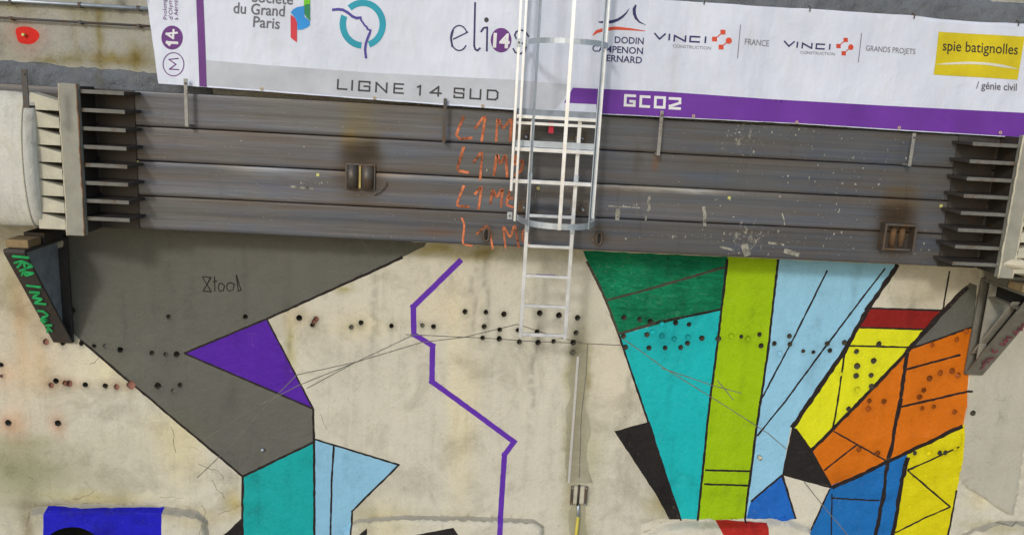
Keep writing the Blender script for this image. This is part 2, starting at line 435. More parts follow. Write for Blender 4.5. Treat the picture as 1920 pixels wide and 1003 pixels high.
# right group
field('green', [(1093, 470), (1370, 482), (1363, 500), (1352, 580), (1160, 627), (1136, 560), (1110, 508)], 'green', 'dark green field with rough trowelled surface')
field('teal', [(1160, 627), (1352, 580), (1340, 680), (1326, 790), (1318, 880), (1308, 975), (1277, 975), (1215, 790)], 'teal', 'tall turquoise wedge')
field('lime', [(1365, 482), (1460, 486), (1440, 660), (1419, 800), (1396, 977), (1308, 977), (1318, 880), (1330, 760), (1346, 640)], 'lime', 'tall lime green band')
field('skyr', [(1460, 486), (1684, 496), (1627, 580), (1582, 660), (1520, 750), (1483, 800), (1467, 889), (1408, 940), (1400, 975), (1396, 977), (1419, 800), (1440, 660)], 'sky', 'pale blue field right of the lime band')
field('bare_white', [(1467, 889), (1558, 915), (1520, 992), (1490, 972)], 'white', 'small bare white patch under the black wedge')
field('red', [(1632, 578), (1768, 582), (1738, 618), (1610, 614)], 'red', 'dark red painted bar')
field('yellow', [(1610, 614), (1738, 618), (1700, 660), (1610, 755), (1522, 843), (1490, 803), (1522, 750), (1584, 660)], 'yellow', 'bright yellow field left of the orange')
field('slate', [(1818, 530), (1832, 535), (1826, 612), (1720, 648), (1704, 655), (1768, 582)], 'slate', 'grey painted wedge beside the right bracket')
field('orange', [(1826, 613), (1824, 640), (1816, 700), (1813, 760), (1806, 800), (1660, 862), (1560, 912), (1522, 843), (1610, 755), (1704, 655)], 'orange', 'orange painted field with drill holes')
field('black_mid', [(1485, 800), (1492, 803), (1522, 845), (1560, 912), (1467, 888)], 'black', 'black painted wedge between pale blue and orange')
field('blue', [(1467, 893), (1492, 972), (1398, 975), (1408, 940)], 'blue', 'small blue triangle at the bottom')
field('blue2', [(1558, 910), (1704, 848), (1693, 890), (1670, 1030), (1660, 1150), (1500, 1150), (1520, 992), (1553, 922)], 'blue2', 'blue field below the orange')
field('yellow2', [(1700, 850), (1808, 795), (1804, 860), (1792, 920), (1776, 1010), (1760, 1150), (1655, 1150), (1672, 1010)], 'yellow2', 'deep yellow field at the lower right')
field('black_wedge', [(1152, 808), (1218, 790), (1277, 976), (1257, 976), (1240, 945), (1232, 930)], 'black', 'black painted wedge left of the turquoise')
# ledge faces
field('ultra', [(80, 957), (302, 958), (307, 1150), (84, 1150)], 'ultra', 'ultramarine painted square round the pipe opening', Y=-.11, amp=.002)
field('ledge_white', [(1208, 994), (1240, 984), (1505, 985), (1526, 1000), (1530, 1150), (1200, 1150)], 'white', 'whitewashed face of the ledge', Y=-.14, amp=.01)
field('ledge_red', [(1348, 987), (1443, 988), (1445, 1150), (1370, 1150), (1358, 1005)], 'ledge_red', 'red painted square on the white ledge', Y=-.15)
field('ledge_black', [(780, 1002), (850, 990), (866, 1010), (900, 1150), (740, 1150)], 'black', 'black painted slab shape on the ledge face', Y=-.10)
field('ledge_black2', [(662, 1012), (688, 991), (689, 1150), (655, 1150)], 'black', 'small black painted point on the ledge face', Y=-.10)
# outlines
line([(755, 482), (700, 508), (600, 553), (500, 598)], 4.2); line([(500, 598), (345, 662)], 3.2); line([(345, 662), (587, 766)], 3); line([(500, 598), (587, 766)], 3)
line([(587, 766), (589, 828), (590, 1150)], 4); line([(589, 828), (455, 893)], 4); line([(150, 637), (300, 763), (455, 893)], 4); line([(455, 893), (456, 1150)], 4)
line([(590, 823), (748, 871), (660, 958), (658, 1150)], 3.4); line([(626, 834), (622, 900), (617, 1150)], 3.2)
line([(1100, 490), (1118, 525), (1136, 562), (1160, 627)], 4.5, 'line_brown'); line([(1160, 627), (1215, 790), (1245, 880), (1277, 975)], 3.5)
line([(1136, 563), (1220, 541), (1362, 500)], 4, 'line_brown'); line([(1160, 626), (1230, 605)], 5, 'line_brown'); line([(1230, 605), (1352, 580)], 4.5)
line([(1364, 486), (1354, 570), (1346, 640), (1330, 760), (1318, 880), (1308, 975)], 4.2); line([(1459, 486), (1440, 660), (1419, 800), (1396, 976)], 4.2)
line([(1322, 881), (1408, 883)], 3.6); line([(1320, 907), (1405, 910)], 3.6)
line([(1551, 507), (1490, 630), (1440, 725), (1424, 755)], 3); line([(1660, 503), (1555, 640), (1470, 755), (1420, 817)], 3.2)
line([(1684, 496), (1627, 580), (1582, 660), (1520, 750), (1485, 802)], 8.5); line([(1632, 578), (1768, 582)], 3.2); line([(1780, 508), (1768, 582)], 3)
line([(1612, 614), (1738, 618)], 3); line([(1584, 648), (1704, 651)], 3.4); line([(1583, 665), (1571, 750), (1562, 800)], 3.2)
line([(1815, 538), (1768, 584), (1700, 660)], 9); line([(1700, 660), (1610, 755), (1522, 843)], 7)
line([(1826, 612), (1704, 655)], 3.4); line([(1702, 655), (1688, 750), (1676, 810), (1664, 864)], 7); line([(1700, 692), (1801, 665)], 4); line([(1686, 763), (1822, 732)], 4.2)
line([(1563, 808), (1660, 862)], 3); line([(1607, 832), (1545, 882)], 3); line([(1522, 845), (1560, 914)], 3); line([(1492, 803), (1522, 845)], 3)
line([(1560, 914), (1663, 864), (1805, 798)], 7.5); line([(1663, 862), (1655, 930), (1640, 1003), (1620, 1150)], 7); line([(1701, 856), (1690, 900), (1672, 1003), (1650, 1150)], 8)
line([(1558, 933), (1648, 937)], 3.2); line([(1560, 925), (1556, 1150)], 2.6); line([(1556, 916), (1520, 992)], 3.6); line([(1467, 890), (1408, 940)], 4); line([(1467, 890), (1492, 972)], 3.6); line([(1467, 889), (1560, 914)], 3.4)
line([(1700, 880), (1755, 855), (1798, 836)], 3.4); line([(1700, 880), (1780, 948)], 3.2); line([(1780, 948), (1677, 997)], 3); line([(1792, 917), (1776, 1003), (1760, 1150)], 3.4)
line([(865, 487), (775, 575), (776, 627), (811, 648), (810, 715), (964, 828), (946, 852), (936, 1003), (936, 1150)], 9.5, 'violet', 'thin purple zigzag line', jit=.0015)
for p in ([(385, 822), (470, 768), (560, 722), (665, 680), (775, 628)], [(370, 895), (430, 838), (490, 770), (556, 703), (670, 678), (790, 642), (870, 632), (970, 608)],
          [(575, 728), (665, 680)], [(760, 627), (900, 633), (1000, 640), (1165, 647)], [(970, 608), (1045, 632), (1090, 642)], [(1165, 633), (1190, 650), (1250, 693), (1335, 745), (1440, 812), (1475, 842)],
          [(1240, 690), (1335, 722), (1390, 737)], [(1345, 713), (1362, 733), (1375, 750)], [(1508, 903), (1545, 950), (1590, 1003)], [(1102, 645), (1099, 700), (1090, 780), (1086, 895)]):
    line(p, 1.4, 'pencil', jit=.001)
def crack(x, y, ang, n, st=7):
    P = [(x, y)]
    for i in range(n):
        ang += random.uniform(-.5, .5); x += math.cos(ang)*st*random.uniform(.6, 1.3); y += math.sin(ang)*st*random.uniform(.6, 1.3); P.append((x, y))
    line(P, random.choice((.4, .6, .8)), 'crack', jit=.0012)
for q in ((185, 670, 1.6, 4), (320, 800, 1.2, 7), (372, 868, .9, 9), (398, 900, 1.4, 6), (378, 945, .3, 9), (300, 930, .1, 6), (410, 962, -.2, 6), (140, 930, .1, 7), (600, 775, 1.1, 5), (1862, 975, .2, 6)):
    crack(*q)
# the pen tag
for p in ([(379, 519), (395, 520), (381, 546), (396, 547), (379, 519)], [(381, 546), (396, 520)], [(402, 518), (403, 546)], [(399, 528), (407, 527)],
          [(411, 532), (409, 540), (412, 546), (419, 545), (421, 536), (416, 531), (411, 532)], [(426, 532), (425, 541), (430, 546), (437, 543), (439, 533), (433, 530), (426, 532)],
          [(443, 515), (447, 546)], [(443, 515), (452, 544), (445, 546)]):
    line(p, 1.8, 'line')
# dusty ledge tops
for i, (P, D) in enumerate(LEDGES[:3]):
    inner = []
# drill holes
HOLES = """136 582 5|316 594 4.5|460 594 5|86 641 6 r|117 644 4 |152 644 5|176 649 4.5|197 649 4.5 f|225 656 5|285 662 5|311 664 4.5 f|331 664 5|105 714 5|96 722 5.5 r|130 719 6 r|122 718 4.5 r|160 721 5|198 723 5|219 725 5.2 r|246 721 7 r|296 723 6|325 732 4.5 f|338 722 4.8|16 792 6|109 793 6|2 684 4|3 705 3.5 r
561 596 5.5|593 598 5.4 r|589 603 4.6 r|586 609 4|659 613 4.5 f|677 605 4.5|734 611 4.5|792 610 4.5 f|813 612 4.5|872 584 4.8|911 585 4.8|945 589 4.8|908 612 4.8|937 618 4.6|905 633 4.6|936 635 4.6|1012 587 4.8|1048 591 4.8|1083 596 5.5|971 619 4.6|1007 622 4.6|1080 624 5.4|974 641 4.4|1009 642 4.8|1038 640 4.6|1075 642 5.4|1074 661 5 f|1170 595 5.6|1199 599 4.8|1219 602 4.8|1241 607 4.4 f|1267 605 4.8|1292 608 4.8|1169 630 5.4|1213 627 5.4|1223 622 5 f|1241 629 5 f|1264 635 5 f|1290 632 4.6 f|1289 643 4.8|1316 634 4.8|1172 651 5.4|1217 652 4.8|1247 652 4.8|1276 651 4.8|1347 635 4.8|1371 630 4.8 f|1390 631 4.4|1402 635 6 f|1424 627 4.8|1427 648 4.8
1452 644 4.6|1480 630 4.8|1481 645 4.2|1462 662 4.4 f|1506 658 4.4|1525 660 4.4|1551 644 4.8|1556 657 4.4|1583 642 5|1648 645 5.4|1606 659 5.6|1638 676 5.6|1607 686 5.6|1605 704 5.4|1633 703 5.6|1576 701 4.4 f|1607 730 5 f|1634 724 5.4|1748 647 5 o|1812 621 5 o|1794 636 4 o|1763 699 5 o|1743 709 5.4 o|1785 695 5.4 o|1796 703 6.4 o|1732 731 4.8 o|1724 744 5 o|1591 766 5|1630 751 5 o|1628 766 5 o|1657 752 4.8 o|1729 765 5 o|1751 762 5 o|1790 772 5 o|1822 773 5|1609 841 5 o|1644 848 5 o|1714 848 5|1741 848 5 f|1760 847 5.4|1771 847 5|1790 841 4.6 f"""
holes = []
for i, s in enumerate(HOLES.replace('\n', '|').split('|')):
    t = s.split(); x, y, r = float(t[0]), float(t[1]), float(t[2]); k = t[3] if len(t) > 3 else 'd'
    c = U(x, y); holes.append((c.x, c.z, r/187*random.uniform(.92, 1.20), k))
def circ(c, r, n=16, jit=0.10): 
    return [(c[0]+r*(1+random.uniform(-jit, jit))*math.cos(2*math.pi*i/n), c[1]+r*1.05*(1+random.uniform(-jit, jit))*math.sin(2*math.pi*i/n)) for i in range(n)]
hpolys = []
for x, z, r, k in holes:
    P = circ((x, z), r); hpolys.append(P); items.append((None, P))
pc = U(140, 1046, -.12); PR = .36
pipe_poly = [(pc.x+PR*math.cos(2*math.pi*i/32), pc.z+PR*math.sin(2*math.pi*i/32)) for i in range(32)]
items.append((None, pipe_poly))
# grid
grid = []
x = -6.2
while x < 6.6:
    z = .75
    while z < 4.9:
        st = .045 if (-5.4 < x < 5.7) else .15
        grid.append((x+random.uniform(-.012, .012), z+random.uniform(-.012, .012))); z += .045
    x += .045
def near_hole(g):
    for hx, hz, r, k in holes:
        if abs(g[0]-hx) < r*1.3 and abs(g[1]-hz) < r*1.3: return True
    return math.hypot(g[0]-pc.x, g[1]-pc.z) < PR*1.03
grid = [g for g in grid if not near_hole(g)]
extra = []
def inset(P, d):
    cx = sum(p[0] for p in P)/len(P); cz = sum(p[1] for p in P)/len(P)
    out = []
    Q = ccw(P); n = len(Q)
    for i in range(n):
        a = Vector(Q[i-1]); b = Vector(Q[i]); c = Vector(Q[(i+1) % n])
        n1 = Vector((-(b-a).y, (b-a).x)).normalized(); n2 = Vector((-(c-b).y, (c-b).x)).normalized(); m = (n1+n2)
        m = m.normalized() if m.length > 1e-6 else n1
        out.append(tuple(b+m*d))
    return out
for P, D in LEDGES:
    for d in (0, .012, .025, .05):
        Q = rough_edge(inset(P, d) if d else ccw(P), .03, .0015); extra.append(Q+[Q[0]])
for d in (0, .015):
    Q = rough_edge(inset(SLAB[0], d) if d else ccw(SLAB[0]), .03, .003); extra.append(Q+[Q[0]])
for P, D in LEDGES[::-1]:
    items.insert(0, ('base', rough_edge([(a, b_-(.028 if D < .105 else .045)) for a, b_ in P], .04, .008))); items.insert(0, ('dust', rough_edge(P, .04, .002)))
info['dust'] = ('ledge_top', 'DUST', 'dusty grey top edge of the ledges')
items.insert(0, ('slab', rough_edge(SLAB[0], .03, .003))); info['slab'] = ('smooth_slab', 'SLAB', 'smooth grey concrete strip at the right edge')
dom = ('base', [(-9, 0.0), (9, 0.0), (9, 5.4), (-9, 5.4)]); info['base'] = ('concrete_face', 'BASE', 'bare cream concrete with stains')
res = cdt_sheet(items, dom, grid, wsurf, extra)
# tints: (px, py, rx, ry, (r,g,b), strength)
JT = [(540, 620, 5, 150), (543, 900, 5, 80), (1285, 540, 6, 60), (1258, 720, 5, 60), (1708, 600, 6, 60), (320, 560, 4, 60), (232, 610, 5, 60), (458, 520, 4, 90), (440, 740, 12, 26), (425, 755, 10, 20), (650, 860, 4, 60), (1600, 540, 4, 80), (1180, 720, 4, 60), (1390, 720, 5, 60), (1590, 900, 40, 30), (1520, 700, 20, 30), (1000, 700, 4, 200), (888, 560, 4, 90), (912, 540, 5, 90), (700, 600, 5, 90)]
BL = [(a, b, c, d, (.62, .62, .62), .6) for a, b, c, d in JT]+[(40, 620, 12, 90, (1.0, .86, .74), .7), (100, 560, 10, 80, (1.02, .88, .76), .7), (20, 520, 14, 70, (.9, .95, .84), .6), (75, 660, 14, 60, (1.0, .90, .80), .6), (210, 830, 90, 40, (.92, .93, .88), .5), (100, 880, 80, 40, (.80, .82, .74), .6), (20, 860, 60, 50, (.84, .85, .78), .7), (330, 800, 60, 40, (1.04, 1.0, .84), .5),
      (1084, 770, 20, 180, (.60, .585, .45), .85), (1105, 850, 30, 70, (.84, .84, .70), .6), (1070, 840, 14, 110, (.66, .64, .50), .7), (1084, 980, 20, 60, (.72, .70, .52), .8), (1100, 690, 8, 60, (.66, .64, .50), .6), (1068, 700, 10, 30, (.70, .68, .5), .6), (1180, 560, 0.1, 0.1, (1,1,1), 0), (1150, 700, 60, 100, (1.04, 1.0, .92), .5), (1078, 655, 16, 40, (.55, .55, .50), .7), (1240, 945, 30, 26, (.72, .68, .48), .7),
      (820, 960, 200, 10, (.8, .78, .70), .3), (870, 800, 24, 180, (1.10, 1.05, .90), .7), (850, 700, 14, 200, (1.12, 1.08, .95), .5), (545, 650, 10, 70, (.80, .78, .52), .7), (645, 540, 16, 10, (.72, .70, .50), .9),
      (560, 598, 34, 26, (1.08, 1.0, .88), .6), (670, 610, 50, 28, (1.10, 1.04, .86), .6), (830, 580, 60, 46, (1.08, 1.0, .86), .5), (820, 470, 60, 14, (.72, .68, .42), .8), (905, 475, 26, 12, (.62, .56, .30), .8),
      (50, 560, 60, 90, (.88, .80, .68), .7), (60, 700, 70, 60, (1.02, .92, .80), .7), (30, 800, 30, 60, (1.05, .90, .80), .5), (108, 797, 18, 24, (1.15, .88, .80), .8), (16, 792, 24, 24, (1.1, .88, .80), .7), (120, 720, 40, 10, (1.1, .92, .82), .7), (230, 722, 40, 10, (1.05, .9, .8), .5), (10, 700, 20, 30, (1.05, .86, .78), .6), (60, 830, 60, 16, (.80, .80, .70), .7),  # first blob paints the tan triangular shadow beside the left console
      (30, 900, 90, 90, (.72, .74, .64), .8), (160, 900, 130, 50, (.86, .87, .80), .5), (180, 930, 110, 14, (.92, .86, .60), .7), (60, 990, 22, 60, (.62, .58, .50), .8), (180, 950, 150, 6, (.55, .50, .38), .9),
      (340, 850, 50, 70, (1.05, 1.0, .80), .6), (380, 965, 60, 20, (.85, .80, .66), .6), (440, 940, 16, 30, (.85, .78, .50), .8), (200, 690, 60, 40, (1.15, 1.10, .92), .6), (130, 520, 18, 100, (1.05, .98, .80), .5),
      (1005, 560, 8, 90, (.88, .88, .84), .4), (1100, 480, 60, 14, (.86, .84, .7), .5), (1350, 978, 150, 5, (.62, .60, .56), .9), (1840, 930, 30, 30, (1.1, 1.05, .82), .5), (1860, 980, 70, 10, (.7, .67, .5), .6),  # first blob paints the faint shadow of a ladder rail on the wall
      (1750, 545, 90, 40, (.86, .84, .78), .8), (950, 700, 120, 120, (1.0, 1.0, 1.0), .5), (720, 975, 60, 40, (1.0, .95, .72), .5), (1200, 600, 40, 60, (1.5, 1.15, 1.5), .0)]
for hx, hz, hr, hk in holes:
    pass
BLW = [(U(a, b).x, U(a, b).z, c/187, d/187, e, f) for a, b, c, d, e, f in BL]
def tint_at(v, H=True):
    x, z = v.x, v.z
    wx = x+.05*noise.noise(Vector((x*4, z*4, 5)))+.03*noise.noise(Vector((x*14, z*14, 9))); wz = z+.05*noise.noise(Vector((x*4, z*4, 15)))+.03*noise.noise(Vector((x*14, z*14, 19)))
    r = g = b = 1.0
    if H:
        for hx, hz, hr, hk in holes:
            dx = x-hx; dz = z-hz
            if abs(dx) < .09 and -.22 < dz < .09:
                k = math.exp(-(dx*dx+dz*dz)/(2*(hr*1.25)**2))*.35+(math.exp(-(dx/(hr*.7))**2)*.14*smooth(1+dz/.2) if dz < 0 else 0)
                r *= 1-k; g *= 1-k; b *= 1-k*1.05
    for cx, cz, rx, rz, c, f in BLW:
        dx = (wx-cx)/rx; dz = (wz-cz)/rz; d = dx*dx+dz*dz
        if d < 4:
            k = f*math.exp(-d*1.1)
            r *= max(.2, 1+(c[0]-1)*k*1.5); g *= max(.2, 1+(c[1]-1)*k*1.5); b *= max(.2, 1+(c[2]-1)*k*1.5)
    return (r, g, b)
for key, (vs, fs) in res.items():
    nm, col, lab = info[key]
    mat = M_conc if col == 'BASE' else M_smooth if col == 'SLAB' else M_dust if col == 'DUST' else paint(col)
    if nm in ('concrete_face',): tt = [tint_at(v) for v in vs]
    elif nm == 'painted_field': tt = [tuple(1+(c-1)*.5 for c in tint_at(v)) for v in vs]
    else: tt = [(1, 1, 1)]*len(vs)
    o = mesh_obj(nm, vs, fs, mat, wall, True, tt)
    # faces must look at the camera side
    me = o.data
    if sum(p.normal.y for p in me.polygons[:50]) > 0: me.flip_normals()
    if lab: o['label'] = lab
# hole sleeves
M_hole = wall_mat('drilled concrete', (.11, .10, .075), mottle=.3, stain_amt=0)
M_holer = wall_mat('drilled clay', (.30, .14, .10), mottle=.3, stain_amt=0)
M_holeo = wall_mat('orange in hole', (.34, .085, .008), mottle=.3, stain_amt=0)
M_holef = wall_mat('filled hole mortar', (.20, .19, .14), mottle=.3, stain_amt=0)
zone = {k: P for k, P in [(k, P) for k, P in items if k in ('teal', 'lime', 'skyr', 'yellow', 'yellow2', 'grey', 'green')]}
for (x, z, r, k), P in zip(holes, hpolys):
    y0 = wsurf(x, z); dep = {'d': random.choice((.05, .08, .12, .12)), 'r': .018, 'f': .016, 'o': .03}[k]; n = len(P)
    mat = {'d': M_hole, 'r': M_holer, 'f': M_holef, 'o': M_holeo}[k]
    if k == 'f':
        for zk, ZP in zone.items():
            if inpoly(x, z, ZP): mat = paint({'skyr': 'sky'}.get(zk, zk))
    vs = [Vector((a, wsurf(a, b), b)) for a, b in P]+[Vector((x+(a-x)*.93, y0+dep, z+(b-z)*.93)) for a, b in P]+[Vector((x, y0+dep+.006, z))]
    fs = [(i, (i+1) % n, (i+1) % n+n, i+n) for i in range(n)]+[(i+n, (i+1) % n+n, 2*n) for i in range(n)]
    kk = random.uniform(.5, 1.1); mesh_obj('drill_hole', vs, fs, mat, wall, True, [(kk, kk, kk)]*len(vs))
# pipe opening in the blue square
n = len(pipe_poly)
vs = [Vector((a, wsurf(a, b), b)) for a, b in pipe_poly]+[Vector((a, .6, b)) for a, b in pipe_poly]+[Vector((pc.x, .6, pc.z))]
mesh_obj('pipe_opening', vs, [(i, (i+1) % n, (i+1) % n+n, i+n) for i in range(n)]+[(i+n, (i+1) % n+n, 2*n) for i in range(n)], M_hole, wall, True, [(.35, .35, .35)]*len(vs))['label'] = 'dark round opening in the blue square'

# ================================================================== UPPER WALL (behind banner, above beams)
YW = -.16
upper = thing('upper_wall', 'rough concrete wall above the steel beams and behind the banner', 'wall', (0, YW, 4))
ztop = lambda px, py, Y=YF: U(px, py, Y).z
Z_TOP = (U(200, 164, YF).z+U(1800, 258, YF).z)/2
def usurf(x, z):
    xb, zb = x, z
    h = .008*fbm(x*1.5, 3, z*1.5)
    return YW-h
band_l = px2xz([(-200, 95), (0, 114), (60, 116), (120, 124), (200, 130), (290, 137), (400, 145), (400, 240), (-200, 240)], YW)
band_r = px2xz([(1000, -60), (1180, -45), (1500, -30), (1720, -8), (1920, 6), (2200, 22), (2200, 120), (1000, 60)], YW)
def usurf2(x, z):
    h = .006*fbm(x*1.5, 3, z*1.5)
    for P in (band_l, band_r):
        if inpoly(x, z, P):
            d = smooth(pdist(x, z, P)/.05)
            h += d*(.05+.045*fbm(x*6, 4, z*6, 4)+.03*fbm(x*17, 8, z*17, 3))
    return YW-h
g2 = []
x = -6
while x < 6.6:
    z = Z_TOP-.1
    while z < Z_TOP+1.6:
        g2.append((x+random.uniform(-.01, .01), z+random.uniform(-.01, .01))); z += .035
    x += .035 if (x < -3.2 or x > 1) else .12
cr = U(50, 67, YW); red_poly = rough_edge([(cr.x+.105*math.cos(a)*(1+.12*math.sin(3*a+1)), cr.z+.088*math.sin(a)*(1+.1*math.cos(2*a))) for a in [i*math.pi/14 for i in range(28)]], .03, .004)
its = [('rough', rough_edge(band_l, .05, .012)), ('rough', rough_edge(band_r, .05, .012)), ('red', red_poly)]
res = cdt_sheet(its, ('base', [(-9, Z_TOP-.35), (9, Z_TOP-.35), (9, Z_TOP+7), (-9, Z_TOP+7)]), g2, usurf2)
UB = [(190, 60, 5, 90, (.74, .66, .42), .8), (215, 110, 60, 12, (.72, .62, .34), .8), (255, 110, 12, 24, (.66, .58, .30), .9), (105, 110, 40, 8, (.66, .60, .34), .8), (150, 20, 40, 16, (.8, .74, .5), .5), (30, 15, 40, 12, (.8, .76, .55), .6),
      (50, 67, 30, 24, (1.15, .72, .66), .7), (225, 10, 8, 16, (.45, .45, .42), .7), (140, 80, 6, 60, (.8, .74, .55), .5)]
UBW = [(U(a, b, YW).x, U(a, b, YW).z, c/190, d/190, e, f) for a, b, c, d, e, f in UB]
for key, (vs, fs) in res.items():
    keep = BLW; BLW = UBW; tt = [tint_at(v, False) for v in vs]; BLW = keep
    o = mesh_obj({'rough': 'hacked_concrete_band', 'base': 'concrete_face', 'red': 'spray_mark'}[key], vs, fs, {'rough': M_rough, 'base': M_block, 'red': paint('red_spray')}[key], upper, True, tt if key != 'red' else [(1, 1, 1)]*len(vs))
    if sum(p.normal.y for p in o.data.polygons[:50]) > 0: o.data.flip_normals()
    if key == 'red': o['label'] = 'red spray paint blotch round a bolt'
b = MB(); c = U(47, 66, YW); b.tube([(c.x, YW-.005, c.z), (c.x, YW-.04, c.z)], .014, 6)
b.build('bolt', M_sticker, upper, label='small yellow bolt in the red blotch')
adopt(upper)
# thin pipes on the upper wall
for i, (a, bb, r, mt, lb) in enumerate((((-60, -6), (285, 21), .018, M_galv, 'upper of two thin grey pipes running behind the banner at top left'), ((-60, 27), (285, 53), .011, M_strapd, 'lower, darker of two thin pipes running behind the banner at top left'))):
    p = U(*a, YW-.05); q = U(*bb, YW-.05); m_ = (p+q)/2; zz = m_.z
    t = thing('wall_pipe', lb, 'pipe', (p.x, YW-.05, zz), 'thin pipes on the upper wall')
    k = MB(); k.tube([(-6.5, YW-.05, zz), (-2.6, YW-.05, zz)], r, 10); k.build('pipe', mt, t, True)
    for cxp in (20, 150, 260):
        c = U(cxp, a[1]+(cxp+60)*.078, YW-.05); k = MB(); k.bb((c.x-.012, YW-.05-r-.004, zz-r-.004), (c.x+.012, YW+.01, zz+r+.004)); k.build('clip', M_strapd, t)
    adopt(t)

# ================================================================== STEEL WALERS
jz = [ (ztop(200, 163)+ztop(1800, 256))/2, (ztop(212, 230)+ztop(1815, 321))/2, (ztop(240, 296)+ztop(1797, 382))/2, (ztop(240, 362)+ztop(1790, 444))/2, (ztop(200, 429)+ztop(1777, 499))/2 ]
SPL = [(1385, 260, 60, 60, .9), (1400, 440, 70, 60, .95), (1560, 320, 60, 60, .7), (1480, 250, 70, 30, .7), (1640, 260, 50, 20, .7), (1150, 395, 30, 10, .85), (1220, 380, 14, 30, .8), (1320, 405, 8, 28, .9), (1158, 400, 7, 12, 1.0), (580, 345, 26, 10, .8), (560, 320, 60, 3, .5),
       (1260, 440, 90, 4, .8), (1500, 470, 120, 20, .8), (1740, 465, 60, 25, .4), (300, 440, 60, 3, .6), (640, 448, 80, 3, .8), (1010, 365, 12, 10, .9), (1090, 395, 14, 12, .7), (1560, 450, 60, 30, .7)]
TB = [(675, 250, 34, 30, (1.1, .98, .62), .9), (655, 262, 10, 22, (1.3, 1.05, .5), .7), (677, 286, 36, 20, (.38, .26, .14), 1.0), (700, 275, 12, 16, (.5, .4, .25), .8), (676, 325, 42, 50, (.56, .42, .27), 1.0), (672, 205, 30, 24, (1.2, 1.05, .6), .6),
      (1690, 375, 36, 34, (1.05, .80, .42), .8), (1676, 400, 40, 20, (.50, .34, .18), .8), (1680, 435, 40, 48, (.56, .42, .27), 1.0), (912, 440, 12, 20, (.65, .50, .28), .8), (1122, 445, 14, 22, (.7, .55, .36), .8),
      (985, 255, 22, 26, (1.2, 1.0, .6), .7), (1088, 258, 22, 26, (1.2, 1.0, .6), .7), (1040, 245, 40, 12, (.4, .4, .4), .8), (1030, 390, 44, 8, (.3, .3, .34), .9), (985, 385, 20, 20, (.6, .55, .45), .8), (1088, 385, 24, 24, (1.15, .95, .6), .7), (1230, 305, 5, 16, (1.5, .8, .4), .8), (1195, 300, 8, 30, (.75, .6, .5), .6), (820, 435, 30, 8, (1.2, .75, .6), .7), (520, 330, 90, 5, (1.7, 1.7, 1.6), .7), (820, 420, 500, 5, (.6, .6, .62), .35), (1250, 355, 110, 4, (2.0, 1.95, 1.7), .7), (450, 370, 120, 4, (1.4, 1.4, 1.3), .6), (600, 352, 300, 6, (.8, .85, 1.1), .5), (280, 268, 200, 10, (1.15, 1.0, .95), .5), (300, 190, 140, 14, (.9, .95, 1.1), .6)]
SPW = [(U(a, b, YF).x, U(a, b, YF).z, c/199, d/199, f) for a, b, c, d, f in SPL]
TBW = [(U(a, b, YF).x, U(a, b, YF).z, c/199, d/199, e, f) for a, b, c, d, e, f in TB]
def beam_tint(v, zt, zb, bi=0):
    x, z = v[0], v[2]
    wx = x+.03*noise.noise(Vector((x*9, z*9, 5))); wz = z+.02*noise.noise(Vector((x*9, z*9, 15)))
    r = g = b_ = 1.0; s = .0
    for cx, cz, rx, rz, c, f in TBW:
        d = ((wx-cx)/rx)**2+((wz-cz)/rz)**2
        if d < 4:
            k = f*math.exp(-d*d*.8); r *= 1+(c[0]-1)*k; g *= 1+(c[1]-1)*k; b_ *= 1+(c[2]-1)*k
    for cx, cz, rx, rz, f in SPW:
        d = ((wx-cx)/rx)**2+((wz-cz)/rz)**2
        if d < 4: s = max(s, f*math.exp(-d*.6))
    # rust band near the edges of each flange
    t = (z-zb)/(zt-zb); e = min(t, 1-t)
    k = smooth(1-e/.12)*.75*(.6+.8*noise.noise(Vector((x*2, z, 3)))+.3)
    r *= 1-.10*k; g *= 1-.25*k; b_ *= 1-.40*k
    bd = [(.05, .30, .95), (.25, .0, 1.0), (.55, .5, 1.05), (.15, .4, .95)][bi]
    lo_ = .8*smooth(t/.06)*smooth((.50-t)/.10); n1 = .6+.6*noise.noise(Vector((x*.8, bi*3.1, 7)))  # sheen painted into the tint: lower part of the flange lighter and bluer
    r *= bd[2]*(1+.55*lo_*bd[1]*n1); g *= bd[2]*(1+.62*lo_*bd[1]*n1); b_ *= bd[2]*(1+.80*lo_*bd[1]*n1)
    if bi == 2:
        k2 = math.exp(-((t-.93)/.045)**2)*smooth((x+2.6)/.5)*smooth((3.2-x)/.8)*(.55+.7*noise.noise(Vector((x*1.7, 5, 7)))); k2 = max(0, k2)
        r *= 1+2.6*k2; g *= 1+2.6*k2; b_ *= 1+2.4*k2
    return (r, g, b_, s)
BNAMES = ['topmost of the four long steel beams, just under the banner', 'second steel beam from the top, with the round worn edge above the double lug', 'third steel beam from the top, crossed by the middle orange lettering', 'lowest of the four long steel beams, its bottom edge over the mural']
BNAMES[1] = 'second of the four long steel beams counted from the banner down'
BNAMES[2] = 'third of the four long steel beams, with bright scraped top edge beside the ladder'
beams = []; FL = []
